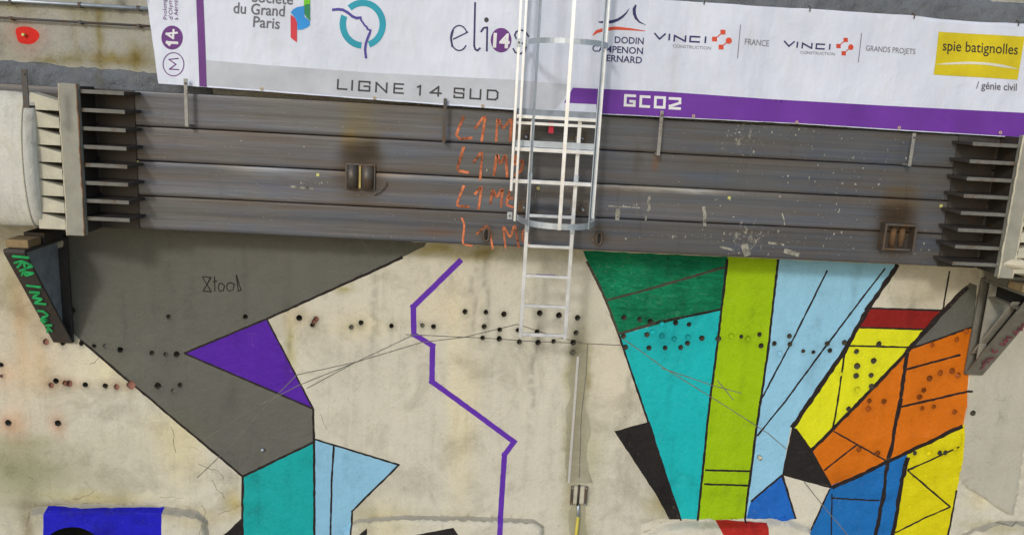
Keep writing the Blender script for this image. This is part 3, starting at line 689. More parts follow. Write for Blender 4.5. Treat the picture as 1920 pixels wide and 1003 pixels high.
for k in range(4):
    zt, zb = jz[k]-.003, jz[k+1]+.003; 
    t = thing('steel_beam', BNAMES[k], 'steel beam', (0, YF+.15, zb), 'four stacked steel beams across the wall'); beams.append(t)
    prof = [(YF+.035, zt), (YF+.008, zt), (YF+.002, zt-.003), (YF, zt-.012)]
    m = 11
    for j in range(1, m): prof.append((YF, zt-.012-(zt-zb-.024)*j/m))
    prof += [(YF, zb+.012), (YF+.002, zb+.003), (YF+.008, zb), (YF+.035, zb)]
    xs = [-6.4+i*.045 for i in range(int(12.9/.045)+1)]
    vs = []; fs = []; nP = len(prof)
    for x in xs:
        wv = .0022*noise.noise(Vector((x*.7, k, 0)))
        for (y, z) in prof:
            e = .0018*noise.noise(Vector((x*9, z*3, k))) if y > YF+.001 or abs(z-zt) < .014 or abs(z-zb) < .014 else 0
            vs.append((x, y+.002*noise.noise(Vector((x*1.2, z*2, 4))), z+wv+e))
    for i in range(len(xs)-1):
        for j in range(nP-1): fs.append((i*nP+j, i*nP+j+1, (i+1)*nP+j+1, (i+1)*nP+j))
    # back of the flange
    o = mesh_obj('front_flange', vs, fs, M_beam, t, True, [beam_tint(v, zt, zb, k) for v in vs])
    o.data.flip_normals() if sum(p.normal.y for p in o.data.polygons[100:160]) > 0 else None
    FL.append(o)
    q = MB(); zc = (zt+zb)/2; q.bb((-6.4, YF+.036, zc-.011), (6.5, -.17, zc+.011)); q.build('web', M_cons, t)
    q = MB(); q.bb((-6.4, -.168, zb+.002), (6.5, -.14, zt-.002)); q.build('back_flange', M_cons, t)
# orange site lettering
ROWS = [[[(870, 218), (855, 253), (862, 261), (886, 259)], [(890, 242), (911, 214), (903, 266)], [(930, 266), (933, 220), (943, 243), (960, 220), (956, 266)]],
        [[(870, 275), (856, 320), (879, 324)], [(887, 306), (905, 282), (900, 338)], [(926, 330), (932, 287), (938, 310), (948, 287), (951, 333)], [(968, 290), (962, 310), (981, 300), (978, 320), (964, 330)]],
        [[(870, 348), (855, 386), (880, 388)], [(890, 365), (904, 347), (897, 393)], [(919, 383), (924, 354), (931, 371), (943, 352), (939, 389)], [(956, 356), (949, 384), (963, 389)], [(953, 371), (962, 372)]],
        [[(865, 408), (871, 421), (867, 458), (886, 461)], [(893, 440), (912, 422), (918, 432), (924, 467)], [(948, 465), (943, 421), (957, 447), (965, 419), (973, 465)], [(990, 424), (979, 436), (980, 452), (992, 458)]]]
def surf_strokes(name, polys, wpx, fpt, mat, parent, label=None, off=.003, taper=False, scale=199.0):
    "polylines in photo pixels laid on a surface given by fpt(px,py)->(point, normal toward viewer)"
    b = MB()
    for P in polys:
        # round corners
        Q = [Vector(p) for p in P]
        for s in range(len(Q)-1):
            pass
        R_ = []
        for i in range(len(Q)):
            if 0 < i < len(Q)-1:
                a = Q[i]+(Q[i-1]-Q[i])*.2; c = Q[i]+(Q[i+1]-Q[i])*.2; R_ += [a, (a+c+Q[i]*2)/4, c]
            else: R_.append(Q[i])
        L = []; n = len(R_)
        for i in range(n):
            t = (R_[min(i+1, n-1)]-R_[max(i-1, 0)]); t = t.normalized() if t.length > 1e-9 else Vector((1, 0)); nr = Vector((-t.y, t.x))
            wd = (wpx if not taper else wpx*(1-.5*i/(n-1)))*.5*random.uniform(.85, 1.15)
            L.append((R_[i]+nr*wd, R_[i]-nr*wd))
        vs = []
        for l_, r_ in L:
            for q in (l_, r_):
                p, nn = fpt(q.x, q.y); vs.append(p+nn*off)
        b.add(vs, [(2*i, 2*i+1, 2*i+3, 2*i+2) for i in range(len(L)-1)])
    o = b.build(name, mat, parent, label=label); return o
beam_pt = lambda a, c: (U(a, c, YF-.0015), Vector((0, -1, 0)))
for k, rowp in enumerate(ROWS):
    for sp_ in rowp: surf_strokes('orange_letter', [sp_], 4.8 if k < 3 else 3.8, beam_pt, M_or, FL[k], None, .0025)
for k, (a, c) in ((1, (257, 304)), (2, (596, 328)), (2, (1009, 353)), (2, (1367, 371)), (2, (1764, 386))):
    p = U(a, c, YF); q = MB(); q.bb((p.x-.014, YF-.005, p.z-.014), (p.x+.014, YF-.0025, p.z+.014)); q.build('sticker', M_sticker, FL[k], label='small square yellow survey sticker')
def splat(b, x, z, rx, rz, n=9):
    ang = random.uniform(0, 6.28); vs = [(x, YF-.0045, z)]
    for i in range(n):
        a_ = 2*math.pi*i/n+ang; k_ = random.uniform(.45, 1.15)
        vs.append((x+rx*k_*math.cos(a_), YF-.0025, z+rz*k_*math.sin(a_)))
    b.add(vs, [(0, 1+i, 1+(i+1) % n) for i in range(n)])
M_splash = flat('dried cement splash', (.29, .28, .23), .9, .8)
CL = [(1390, 270, 45, 30, 46), (1400, 455, 60, 40, 90), (1560, 330, 110, 70, 60), (1530, 460, 120, 34, 50), (1480, 250, 90, 20, 40), (1420, 340, 70, 60, 50), (1560, 385, 80, 40, 26), (1740, 470, 60, 30, 24), (1250, 443, 100, 3, 40), (1190, 386, 60, 3, 26), (1010, 365, 12, 8, 8), (585, 345, 24, 5, 14), (640, 446, 180, 3, 18), (1640, 300, 80, 40, 20), (1000, 330, 900, 120, 60)]
PTS = []
for cx_0, cy_0, sx0, sy0, nn in CL:
    for i in range(nn):
        a_ = random.gauss(cx_0, sx0*.6); c_ = random.gauss(cy_0, sy0*.6); p = U(a_, c_, YF); k_ = random.choice((.5, .6, .7, 1, 1.2, 1.9))
        PTS.append((p.x, p.z, .0045*k_*random.uniform(.7, 1.5), .0055*k_*random.uniform(.7, 1.7)))
for k in range(4):
    b = MB()
    for x_, z_, rx_, rz_ in PTS:
        if jz[k+1]+.012+rz_ < z_ < jz[k]-.012-rz_ and abs(x_) < 5.6: splat(b, x_, z_, rx_, rz_)
    o = b.build('cement_specks', M_splash, FL[k]); o['kind'] = 'stuff'
for P, wd_ in (([(1218, 368), (1215, 380), (1218, 390), (1214, 396)], 5), ([(1159, 392), (1158, 402), (1157, 413)], 8), ([(1319, 387), (1321, 402), (1321, 424)], 6), ([(1211, 405), (1211, 414)], 3), ([(1466, 400), (1470, 412), (1471, 422)], 2)):
    surf_strokes('cement_run', [P], wd_, beam_pt, M_splash, FL[2], None, .003)
for P, wd_ in (([(1395, 458), (1402, 480)], 13), ([(1350, 462), (1372, 468)], 5), ([(1470, 470), (1498, 478)], 8), ([(1440, 455), (1470, 459)], 4)):
    surf_strokes('cement_run', [P], wd_, beam_pt, M_splash, FL[3], None, .003)
for P, wd_ in (([(545, 350), (588, 354)], 4), ([(1141, 386), (1200, 390)], 2)):
    surf_strokes('scuff', [P], wd_, beam_pt, M_splash, FL[2], None, .002)
for t in beams: adopt(t)

# lugs on the beams
def half_pipe(b, x, z0, z1, y, r):
    vs = []; n = 9
    for z in (z0, z1):
        for i in range(n): a = math.pi*i/(n-1); vs.append((x+r*math.cos(a), y-r*math.sin(a), z))
    b.add(vs, [(i, i+1, n+i+1, n+i) for i in range(n-1)]+[tuple(range(n)), tuple(range(2*n-1, n-1, -1))])
a = U(648, 306, YF); c = U(704, 357, YF)
t = thing('lifting_lug', 'rusty double sleeve lug welded across two beams left of the ladder', 'steel lug', ((a.x+c.x)/2, YF, c.z), 'welded lugs on the beams')
q = MB(); q.bb((a.x, YF-.022, c.z), (c.x, YF+.002, a.z)); q.build('back_plate', M_lugp, t, bevel=.005)
for xc, r in ((.24, .055), (.74, .058)):
    q = MB(); half_pipe(q, a.x+(c.x-a.x)*xc, c.z+.015, a.z-.01, YF-.020, r); q.build('sleeve', M_lugp, t, True)
q = MB(); q.bb((a.x+(c.x-a.x)*.47, YF-.045, c.z+.02), (a.x+(c.x-a.x)*.53, YF-.02, a.z-.02)); q.build('weld_seam', metal('yellow weld', (.42, .33, .10), .6, .2, .3), t, label='yellowish weld between the sleeves')
e = U(724, 348, YF-.02); f_ = U(700, 366, YF-.02)
q = MB(); q.tube([f_, (f_+e)/2+Vector((.01, 0, -.012)), e, e+Vector((.004, 0, .03))], .006, 6); q.build('wire_hook', M_strapd, t); adopt(t)
a = U(1652, 416, YF); c = U(1704, 469, YF)
t = thing('lifting_lug', 'rusty square lug with two tubes welded to the lowest beam at right', 'steel lug', ((a.x+c.x)/2, YF, c.z), 'welded lugs on the beams')
q = MB()
wz = .022
q.bb((a.x, YF-.10, a.z-wz), (c.x, YF+.002, a.z)); q.bb((a.x, YF-.10, c.z), (a.x+wz, YF+.002, a.z-wz)); q.bb((c.x-wz, YF-.10, c.z), (c.x, YF+.002, a.z-wz)); q.bb((a.x+wz, YF-.07, c.z), (c.x-wz, YF+.002, c.z+wz)); q.build('frame', M_lugp, t, bevel=.004)
for xc in (.42, .70):
    q = MB(); half_pipe(q, a.x+(c.x-a.x)*xc, c.z+.03, a.z-.03, YF-.004, .030); q.build('sleeve', M_lug, t, True)
adopt(t)
for (px, py, lb) in ((912, 440, 'small oval steel ring welded on the lowest beam over the orange lettering'), (1123, 447, 'small oval steel ring welded on the lowest beam right of the ladder')):
    p = U(px, py, YF); t = thing('ring_lug', lb, 'steel lug', (p.x, YF, p.z), 'oval rings on the lowest beam')
    q = MB(); q.tube([(p.x+.028*math.cos(i*math.pi/10), YF-.014, p.z+.062*math.sin(i*math.pi/10)) for i in range(20)], .011, 8, closed=True); q.build('ring', M_lugp, t, True)
    q = MB(); q.bb((p.x-.006, YF-.012, p.z-.05), (p.x+.006, YF-.001, p.z+.05)); q.build('slot', M_dark, t); adopt(t)
for px, py, lb in ((985, 256, 'upper left'), (1088, 259, 'upper right'), (981, 386, 'lower left'), (1090, 390, 'lower right')):
    p = U(px, py, YF); t = thing('anchor_bolt', 'dark anchor bolt on the beams behind the ladder cage, '+lb+' of four', 'bolt', (p.x, YF, p.z), 'ladder anchor bolts')
    q = MB(); q.bb((p.x-.05, YF-.014, p.z-.055), (p.x+.05, YF-.001, p.z+.055)); q.build('plate', M_lugp, t, bevel=.004)
    q = MB(); q.tube([(p.x, YF-.014, p.z), (p.x, YF-.034, p.z)], .026, 6); q.build('nut', M_strapd, t)
    q = MB(); q.tube([(p.x, YF-.03, p.z), (p.x, YF-.17, p.z)], .010, 8); q.build('rod', M_galv, t, True); adopt(t)

# ================================================================== STRUT SEATS, STRUTS, CONSOLES
def strut_end(side, fins, plate, tube, lab):
    # fins: list of (px_outer_end, px_inner_end, py)
    t = thing('strut_seat', 'eight stacked gusset plates and an upright bearing plate at the '+lab+' beam ends', 'steel bracket', (U(plate[0][0], plate[0][1], YF).x, YF, jz[4]), 'gusset stacks at both ends of the beams')
    YO = YF-.30
    XF = sum(U(a, py, YO).x for a, b_, py in fins)/len(fins); XW = XF-side*.012
    XP = sum(U(b_, py, YO).x for a, b_, py in fins)/len(fins)
    zs = [U((a+b_)/2, py, YO).z for a, b_, py in fins]
    z0 = sum(zs)/8; dz = (zs[0]-zs[7])/7
    for k in range(8):
        z = z0+(3.5-k)*dz; h = .014
        X2 = XP+side*.10
        pts = [(XW, YF-.001, z-h), (XF, YO+.03, z-h), (XF+side*.008, YO, z-h), (X2, YO, z-h), (X2, YF-.001, z-h)]
        q = MB(); q.prism(pts, (0, 0, 2*h)); go = q.build('gusset_plate', M_cons, t, bevel=.003)
        q = MB(); q.bb((min(XF+side*.004, X2), YO-.007, z-h-.003), (max(XF+side*.004, X2), YO-.0005, z+h+.003)); q.build('edge_strip', M_fin, go, bevel=.002)
    q = MB(); q.bb((min(XW+side*.055, XP), YF-.012, jz[4]+.004), (max(XW+side*.055, XP), YF-.003, jz[0]-.004)); q.build('gap_shade_plate', M_cons, t)  # added dark plate, stands in for the shade between the gussets
    zt = jz[0]+.03; zb = jz[4]-.02
    (xa, ya), (xb, yb) = plate
    x0 = U(xa, (ya+yb)/2, YO-.03).x; x1 = U(xb, (ya+yb)/2, YO-.03).x
    lo, hi = min(x0, x1), max(x0, x1)
    q = MB(); q.bb((lo, YO-.05, zb), (hi, YO+.02, zt)); q.build('bearing_plate', M_plate, t, bevel=.006)
    q = MB(); q.bb((lo+.01, YO+.021, zb+.02), (lo+.05 if side > 0 else hi-.01, YF-.001, zt-.02)) if side > 0 else q.bb((hi-.05, YO+.021, zb+.02), (hi-.01, YF-.001, zt-.02)); q.build('spacer_plate', M_cons, t)
    # weld/rust rim toward the gussets, mortar rim away from them
    xi, xo = (lo, hi) if side > 0 else (hi, lo)
    for xx, mt, nm, sg in ((xi, M_weld if side < 0 else M_mortar, 'edge_seam', 1), (xo, M_mortar, 'mortar_rim', -1)):
        v0 = []; nseg = 26
        q = MB(); pts = []; rr = []
        for i in range(nseg+1):
            z = zb+(zt-zb)*i/nseg; pts.append((xx+random.uniform(-.004, .004), YO-.045, z)); rr.append((.004+.006*random.random()) if mt is M_weld else .006+.006*random.random())
        q.tube(pts, rr, 6)
        o = q.build(nm, mt, t, True)
    adopt(t)
    # strut: conical head with stiffeners, then the tube
    s = thing('steel_strut', 'large pale painted tubular strut end at the '+lab+' edge beside the gusset stack', 'steel strut', (xo, YO, (zt+zb)/2), 'tubular struts at both edges')
    zc = (zt+zb)/2-.02; R0 = (zt-zb)/2-.07
    yc = YO-.05-.10
    nS = 8; XS0 = xo+side*.008; XS1 = xo+side*.24
    zA, zB = zc+R0, zc-R0; st = (zA-zB)/nS
    for k in range(nS):
        z1 = zA-k*st; z0_ = z1-st
        q = MB()
        g = st*.40
        yfr = YO-.055; ybk = YO+.10
        q.add([(XS1, yfr, z1-.001), (XS1, yfr, z0_+.001), (XS0, yfr-.0, z0_+.001), (XS0, yfr, z1-g),
               (XS1, ybk, z1-.001), (XS1, ybk, z0_+.001), (XS0, ybk, z0_+.001), (XS0, ybk, z1-g)],
              [(0, 1, 2, 3), (7, 6, 5, 4), (0, 4, 5, 1), (1, 5, 6, 2), (2, 6, 7, 3), (3, 7, 4, 0)])
        q.build('stiffener', M_stiff, s, bevel=.003)
    q = MB(); q.bb((min(XS0, XS1), YO+.101, zB), (max(XS0, XS1), YO+.14, zA)); q.build('dark_backing', M_cons, s)
    n = 40; vs = []; fs = []; m = 30
    for i in range(m+1):
        x = XS1+side*(-.03+i*.10)
        r = R0*(1.0 if i > 1 else .985)
        for j in range(n):
            a_ = 2*math.pi*j/n
            vs.append((x, YO+.02+ -R0*.26*(math.cos(a_)) , zc+r*math.sin(a_)))
    for i in range(m):
        for j in range(n): fs.append((i*n+j, i*n+(j+1) % n, (i+1)*n+(j+1) % n, (i+1)*n+j))
    fs += [tuple(range(n))]
    tt = []
    for v in vs:
        f = fbm(v[0]*2, v[1]*2, v[2]*5, 3)
        tt.append((1+.12*f, 1+.1*f, 1+.05*f))
    for xo_ in (.06, .62):
        q = MB(); q.tube([(XS1+side*xo_, YO+.02-R0*.265*math.cos(2*math.pi*j/n), zc+R0*1.004*math.sin(2*math.pi*j/n)) for j in range(n)], .007, 6, closed=True); q.build('weld_bead', M_stiff, s, True)
    o = mesh_obj('tube', vs, fs, M_tube, s, True, tt)
    bm = bmesh.new(); bm.from_mesh(o.data); bmesh.ops.recalc_face_normals(bm, faces=bm.faces); bm.to_mesh(o.data); bm.free()
    adopt(s)
finL = [(231, 150, 173), (234, 152, 208), (236, 154, 242), (238, 156, 277), (240, 159, 312), (243, 162, 346), (245, 165, 379), (246, 168, 411)]
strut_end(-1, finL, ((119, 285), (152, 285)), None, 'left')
finR = [(1825.6, 1908, 272), (1817, 1901, 307), (1811.7, 1894, 339), (1806, 1890, 369), (1800.5, 1883, 400), (1793.5, 1876, 432), (1789, 1870, 463), (1781, 1865, 495)]
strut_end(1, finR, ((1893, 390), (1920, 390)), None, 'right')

def console(px_top, px_bot, side, lab, web_mat, writing=None, M_cons=M_cons, frame=False):
    pt = U(*px_top, 0); pb = U(*px_bot, 0); X0 = (pt.x+pb.x)/2; zt, zb = pt.z, pb.z; PJ = .78; W = .095
    t = thing('wall_console', lab, 'steel bracket', (X0, 0, zb), 'triangular consoles below the beams')
    q = MB(); q.bb((X0-W, -.045, zb), (X0+W, -.012, zt)); q.build('wall_plate', M_cons, t, bevel=.004)
    q = MB(); q.bb((X0-W, -PJ, zt-.03), (X0+W, -.046, zt)); q.build('top_plate', M_cons, t, bevel=.004)
    if not frame:
        q = MB(); q.prism([(X0-.008, -.046, zt-.031), (X0-.008, -PJ+.03, zt-.031), (X0-.008, -.046, zb+.06)], (.016, 0, 0)); q.build('web', web_mat, t)
    else:
        q = MB(); q.bb((X0-.02, -.17, zb+.16), (X0+.02, -.046, zt-.031)); q.build('post_web', M_dark, t)
        q = MB(); q.bb((X0-W, -.19, zb+.20), (X0+W, -.171, zt-.031)); q.build('post_flange', web_mat, t, bevel=.003)
        q = MB(); q.bb((X0-.02, -PJ+.02, zt-.16), (X0+.02, -.191, zt-.031)); q.build('beam_web', M_dark, t)
        q = MB(); q.bb((X0-W, -PJ+.10, zt-.18), (X0+W, -.191, zt-.161)); q.build('beam_flange', M_cons, t, bevel=.003)
    d = Vector((0, -.05-(-PJ), zb-zt)).normalized(); nrm = Vector((0, -abs(d.z), -abs(d.y)))   # outward
    a = Vector((X0, -PJ+.0, zt-.032)); b_ = Vector((X0, -.05, zb))
    th = .022
    q = MB(); q.prism([a+Vector((-W, 0, 0)), a+Vector((W, 0, 0)), b_+Vector((W, 0, 0)), b_+Vector((-W, 0, 0))], -nrm*th); o = q.build('sloped_flange', M_cons, t, bevel=.003)
    if frame:
        a2 = a-nrm*.001; b2 = b_-nrm*.001
        dd = (b2-a2).normalized(); A = a2-nrm*(th+.0); B = b2-nrm*th
        q = MB(); q.prism([A+Vector((-.02, 0, 0))+dd*.12, A+Vector((.02, 0, 0))+dd*.12, B+Vector((.02, 0, 0))-dd*.12, B+Vector((-.02, 0, 0))-dd*.12], -nrm*.09); q.build('brace_web', M_dark, t)
        A2 = A-nrm*.091+dd*.2; B2 = B-nrm*.091-dd*.22
        q = MB(); q.prism([A2+Vector((-W, 0, 0)), A2+Vector((W, 0, 0)), B2+Vector((W, 0, 0)), B2+Vector((-W, 0, 0))], -nrm*.014); q.build('brace_inner_flange', web_mat, t, bevel=.003)
    if writing:
        fp = lambda x, y: (UPL(x, y, a, nrm), nrm)
        for sp_ in writing[0]: surf_strokes('hand_lettering', [sp_], writing[1], fp, writing[2], o, writing[3], .003)
    # timber and mortar packing between console and beams
    q = MB(); q.bb((X0-W-.02, -PJ+.08, zt+.001), (X0+W*.9, -PJ+.30, zt+.075)); q.build('packing_block', M_tan, t, bevel=.006)
    q = MB(); q.bb((X0-W, -.44, zt+.001), (X0+W, -.1, zt+.10)); q.build('steel_shim', M_cons, t, bevel=.004)
    adopt(t)
def zz(x, y): return (10+x/5.015, 450+y/5.015)
GW = [[zz(65, 150), zz(225, 165)], [zz(80, 215), zz(160, 195), zz(240, 235)], [zz(110, 260), zz(170, 195), zz(190, 275), zz(245, 225)], [zz(130, 290), zz(260, 245)], [zz(150, 335), zz(180, 280), zz(190, 335), zz(275, 310), zz(180, 300)],
      [zz(195, 425), zz(335, 442)], [zz(225, 488), zz(330, 492), zz(250, 540), zz(355, 553), zz(265, 590), zz(385, 602)], [zz(300, 665), zz(355, 668), zz(405, 705), zz(345, 730), zz(335, 760), zz(400, 745)], [zz(345, 780), zz(400, 745)], [zz(370, 800), zz(440, 800)], [zz(440, 860), zz(400, 815), zz(395, 870)]]
console((112, 441), (121, 640), -1, 'triangular dark steel console with green hand lettering below the left end of the beams', M_web, (GW, 4.2, M_green, 'green hand written letters on the dark flange'))
def z2(x, y): return (1760+x/3.856, 480+y/3.856)
PWR = [[z2(300, 815), z2(330, 790), z2(320, 760), z2(370, 765)], [z2(340, 745), z2(400, 735)], [z2(385, 665), z2(400, 700), z2(430, 680)], [z2(440, 630), z2(480, 640), z2(470, 600), z2(500, 620), z2(490, 580), z2(535, 590)], [z2(540, 540), z2(560, 570), z2(580, 510), z2(600, 540), z2(610, 480)]]
console((1852, 520), (1823, 700), 1, 'triangular steel console with faded pink marks below the right end of the beams', M_web2, (PWR, 3.4, M_pink, 'faded pink scribble on the flange'), M_cons2, True)
# mortar lump on the right seat
def lump(name, px, py, Y, r, label, cat, mat, sq=(1, .6, .5), seed=0):
    p = U(px, py, Y); bm = bmesh.new(); bmesh.ops.create_icosphere(bm, subdivisions=4, radius=1)
    for v in bm.verts:
        k = 1+.35*fbm(v.co.x*2.2+seed, v.co.y*2.2, v.co.z*2.2, 4); v.co = Vector((v.co.x*sq[0]*r*k, v.co.y*sq[1]*r*k, v.co.z*sq[2]*r*k))+p
    me = bpy.data.meshes.new(name); bm.to_mesh(me); bm.free(); me.materials.append(mat)
    me.polygons.foreach_set('use_smooth', [True]*len(me.polygons))
    at = me.color_attributes.new('Tint', 'FLOAT_COLOR', 'POINT'); at.data.foreach_set('color', [1.0]*4*len(me.vertices))
    o = bpy.data.objects.new(name, me); COL.objects.link(o); o['label'] = label; o['category'] = cat; return o
lump('mortar_lump', 1900, 494, YF-.30, .15, 'crumbly pale mortar lump under the right bearing plate', 'mortar', M_mortar, (1, .6, .38), 3)
lump('mortar_lump', 112, 452, -.04, .06, 'small pale mortar lump on the wall beside the left console', 'mortar', M_mortar, (.6, .4, 1.2), 6)

# ================================================================== BANNER
YB = -.515
def bsurf(x, z):
    return YB - .018*math.sin(x*1.1+.6)*math.cos((z-5)*.9) - .012*fbm(x*1.3, 2, z*.9, 2) - .006*math.sin(x*7.5+z*1.5)*smooth((x+5)/9) - .02*smooth((-3.35-x)/.25)*0
ban = thing('site_banner', 'wide white and purple fabric banner with company logos hanging above the beams', 'banner', (0, YB, 4.6))
TOPL = []
outline = [(296, 157), (340, 160), (385, 164), (510, 173), (640, 183), (800, 195), (965, 207), (1120, 214), (1300, 223), (1500, 233), (1700, 246), (1920, 259), (2060, 268),
           (2070, 55), (1920, 45), (1840, 42), (1760, 36), (1713, 30), (1650, 26), (1560, 20), (1518, 17), (1420, 12), (1320, 5), (1235, 0), (1000, -16), (600, -44), (262, -66), (268, -30), (275, 0), (280, 40), (288, 95)]
OX = px2xz(outline, YB); OXr = rough_edge(OX, .08, .0015)
def m_banner():
    m, n, l, b = new_mat('white banner fabric'); co = coords(n)
    v = nnoise(n, l, co, 1.6, 5, .6, off=3)
    c = nmix(n, l, nramp(n, l, v, [(.35, 0.0), (.65, 1.0)]), (.60, .64, .73), (.69, .73, .83))
    d = nramp(n, l, nnoise(n, l, co, 3.0, 6, .6, stretch=(2, 1, .6), off=7), [(.56, 0.0), (.75, .25)])
    c = nmix(n, l, d, c, (.52, .49, .40))
    l.new(c, b.inputs['Base Color']); b.inputs['Roughness'].default_value = .55; b.inputs['Specular IOR Level'].default_value = .35
    nb = bump(n, l, b, nnoise(n, l, co, 2.2, 3, .5, stretch=(1.3, 1, .5), off=11), .9, .05)
    l.new(bump(n, l, b, nnoise(n, l, co, 5, 5, .6, off=15, dist=1.4), .35, .02, nb), b.inputs['Normal']); return m
M_ban = m_banner()
def print_mat(name, c):
    m, n, l, b = new_mat('print '+name); co = coords(n)
    l.new(nmix(n, l, 1.0, c, nramp(n, l, nnoise(n, l, co, 3, 5, .6, off=3), [(.3, .85), (.7, 1.12)]), 'MULTIPLY'), b.inputs['Base Color'])
    b.inputs['Roughness'].default_value = .55; b.inputs['Specular IOR Level'].default_value = .35
    nb = bump(n, l, b, nnoise(n, l, co, 2.2, 3, .5, stretch=(1.3, 1, .5), off=11), .35, .03); l.new(nb, b.inputs['Normal']); return m
PR_ = dict(navy=(.028, .030, .12), grey=(.13, .13, .155), dark=(.045, .045, .05), purple=(.14, .030, .31), purple2=(.13, .03, .20), teal=(.012, .31, .42), blue=(.02, .27, .68), red=(.58, .035, .055), green=(.16, .55, .01), dgreen=(.02, .22, .09),
           orange=(.62, .07, .03), yellow=(.62, .50, .008), white=(.72, .72, .73), lgrey=(.19, .19, .23), band=(.49, .515, .56), violet=(.07, .05, .30), cream=(.66, .65, .55), black=(.03, .028, .02))
PM = {k: print_mat(k, v) for k, v in PR_.items()}
bg_ = []
xmin = min(p[0] for p in OX); xmax = max(p[0] for p in OX); zmin = min(p[1] for p in OX); zmax = max(p[1] for p in OX)
x = xmin
while x < xmax:
    z = zmin
    while z < zmax:
        if inpoly(x, z, OX): bg_.append((x, z))
        z += .04
    x += .04
r_ = cdt_sheet([], ('b', OXr), bg_, bsurf)['b']
nv = len(r_[0]); front = r_[0]; back = [v+Vector((0, .0025, 0)) for v in front]
# edge walls
from collections import Counter
ec = Counter()
for f in r_[1]:
    for i in range(3): ec[tuple(sorted((f[i], f[(i+1) % 3])))] += 1
fs = list(r_[1])+[tuple(i+nv for i in reversed(f)) for f in r_[1]]+[(a, b_, b_+nv, a+nv) for (a, b_), c_ in ec.items() if c_ == 1]
SHEET = mesh_obj('banner_sheet', front+back, fs, M_ban, ban, True)
def printed(name, polys, col, label=None, off=.003, g=.05):
    "filled shapes in photo pixels on the banner"
    vs = []; fs = []
    for P in polys:
        Q = px2xz(P, YB); xs_ = [q[0] for q in Q]; zs_ = [q[1] for q in Q]
        gr = []
        if (max(xs_)-min(xs_)) > .12 or (max(zs_)-min(zs_)) > .12:
            x = min(xs_)+g/2
            while x < max(xs_):
                z = min(zs_)+g/2
                while z < max(zs_):
                    if inpoly(x, z, Q): gr.append((x, z))
                    z += g
                x += g
            Q = rough_edge(Q, g, 0)
        rr = cdt_sheet([], ('p', Q), gr, lambda x, z: bsurf(x, z)-off)
        v, f = rr['p']; n0 = len(vs); vs += v; fs += [tuple(i+n0 for i in ff) for ff in f]
    o = mesh_obj(name, vs, fs, PM[col], SHEET, True)
    if sum(p.normal.y for p in o.data.polygons[:20]) > 0: o.data.flip_normals()
    if label: o['label'] = label
    return o
def pstroke(name, lines, wpx, col, label=None, off=.003, round_=False):
    b = MB()
    for P in lines:
        for i in range(len(P)-1):
            a = Vector(P[i]); c = Vector(P[i+1]); d = c-a; L = d.length
            if L < 1e-6: continue
            d /= L; nr = Vector((-d.y, d.x))
            wa = wpx[0] if isinstance(wpx, tuple) else wpx
            e0 = wa*.5 if (i or not round_) else 0; e1 = wa*.5
            k = max(1, int(L/10))
            vs = []
            for j in range(k+1):
                t = -e0+(L+e0+e1)*j/k if not round_ else -(wa*.3)+(L+wa*.6)*j/k
                for s in (1, -1):
                    q = a+d*t+nr*(s*wa/2); p = U(q.x, q.y, YB); vs.append(Vector((p.x, bsurf(p.x, p.z)-off, p.z)))
            b.add(vs, [(2*j, 2*j+1, 2*j+3, 2*j+2) for j in range(k)])
    me_o = b.build(name, PM[col], SHEET)
    if label: me_o['label'] = label
    return me_o
dg = None
def text_mesh(body, shear=0, bold=0.0):
    cu = bpy.data.curves.new('t', 'FONT'); cu.body = body; cu.resolution_u = 3; cu.offset = bold; cu.shear = shear
    ob = bpy.data.objects.new('t', cu); COL.objects.link(ob)
    me = bpy.data.meshes.new_from_object(ob)
    vs = [v.co.copy() for v in me.vertices]; fs = [tuple(p.vertices) for p in me.polygons]
    bpy.data.objects.remove(ob); bpy.data.meshes.remove(me); bpy.data.curves.remove(cu)
    return vs, fs
CAPH = max(v.y for v in text_mesh('H')[0])
def ptext(body, p0, p1, h, col, label=None, off=.0035, bold=0.0, up=None):
    vs, fs = text_mesh(body, 0, bold); x0 = min(v.x for v in vs); x1 = max(v.x for v in vs)
    a = Vector(p0); d = Vector(p1)-a; u = Vector(up) if up else Vector((d.y, -d.x)).normalized()
    out = []
    for v in vs:
        q = a+d*((v.x-x0)/(x1-x0))+u*(h*v.y/CAPH); p = U(q.x, q.y, YB); out.append(Vector((p.x, bsurf(p.x, p.z)-off, p.z)))
    o = mesh_obj('printed_text', out, fs, PM[col], SHEET)
    if sum(p.normal.y for p in o.data.polygons[:20]) > 0: o.data.flip_normals()
    o['label'] = label or ('printed words '+body)
    return o
# bands
printed('printed_band', [[(386, 113), (480, 121), (700, 137), (960, 150), (1060, 158), (1068, 166), (1052, 193), (1040, 205), (965, 203), (800, 192), (640, 180), (510, 170), (386, 161)]], 'band', 'pale grey band along the left half of the banner', .0015)
printed('printed_stripe', [[(364, -58), (379, -57), (381, 0), (387, 163.5), (373, 162.3), (367.5, 0)]], 'purple2', 'upright purple stripe', .003)
printed('printed_band', [[(1074, 165), (1240, 172), (1440, 186), (1650, 198), (1920, 212), (2058, 220), (2059, 266), (1920, 257.5), (1700, 244), (1500, 231.5), (1300, 221.5), (1118, 212.5), (1118, 196), (1057, 193)]], 'purple', 'purple band along the lower right edge', .003)
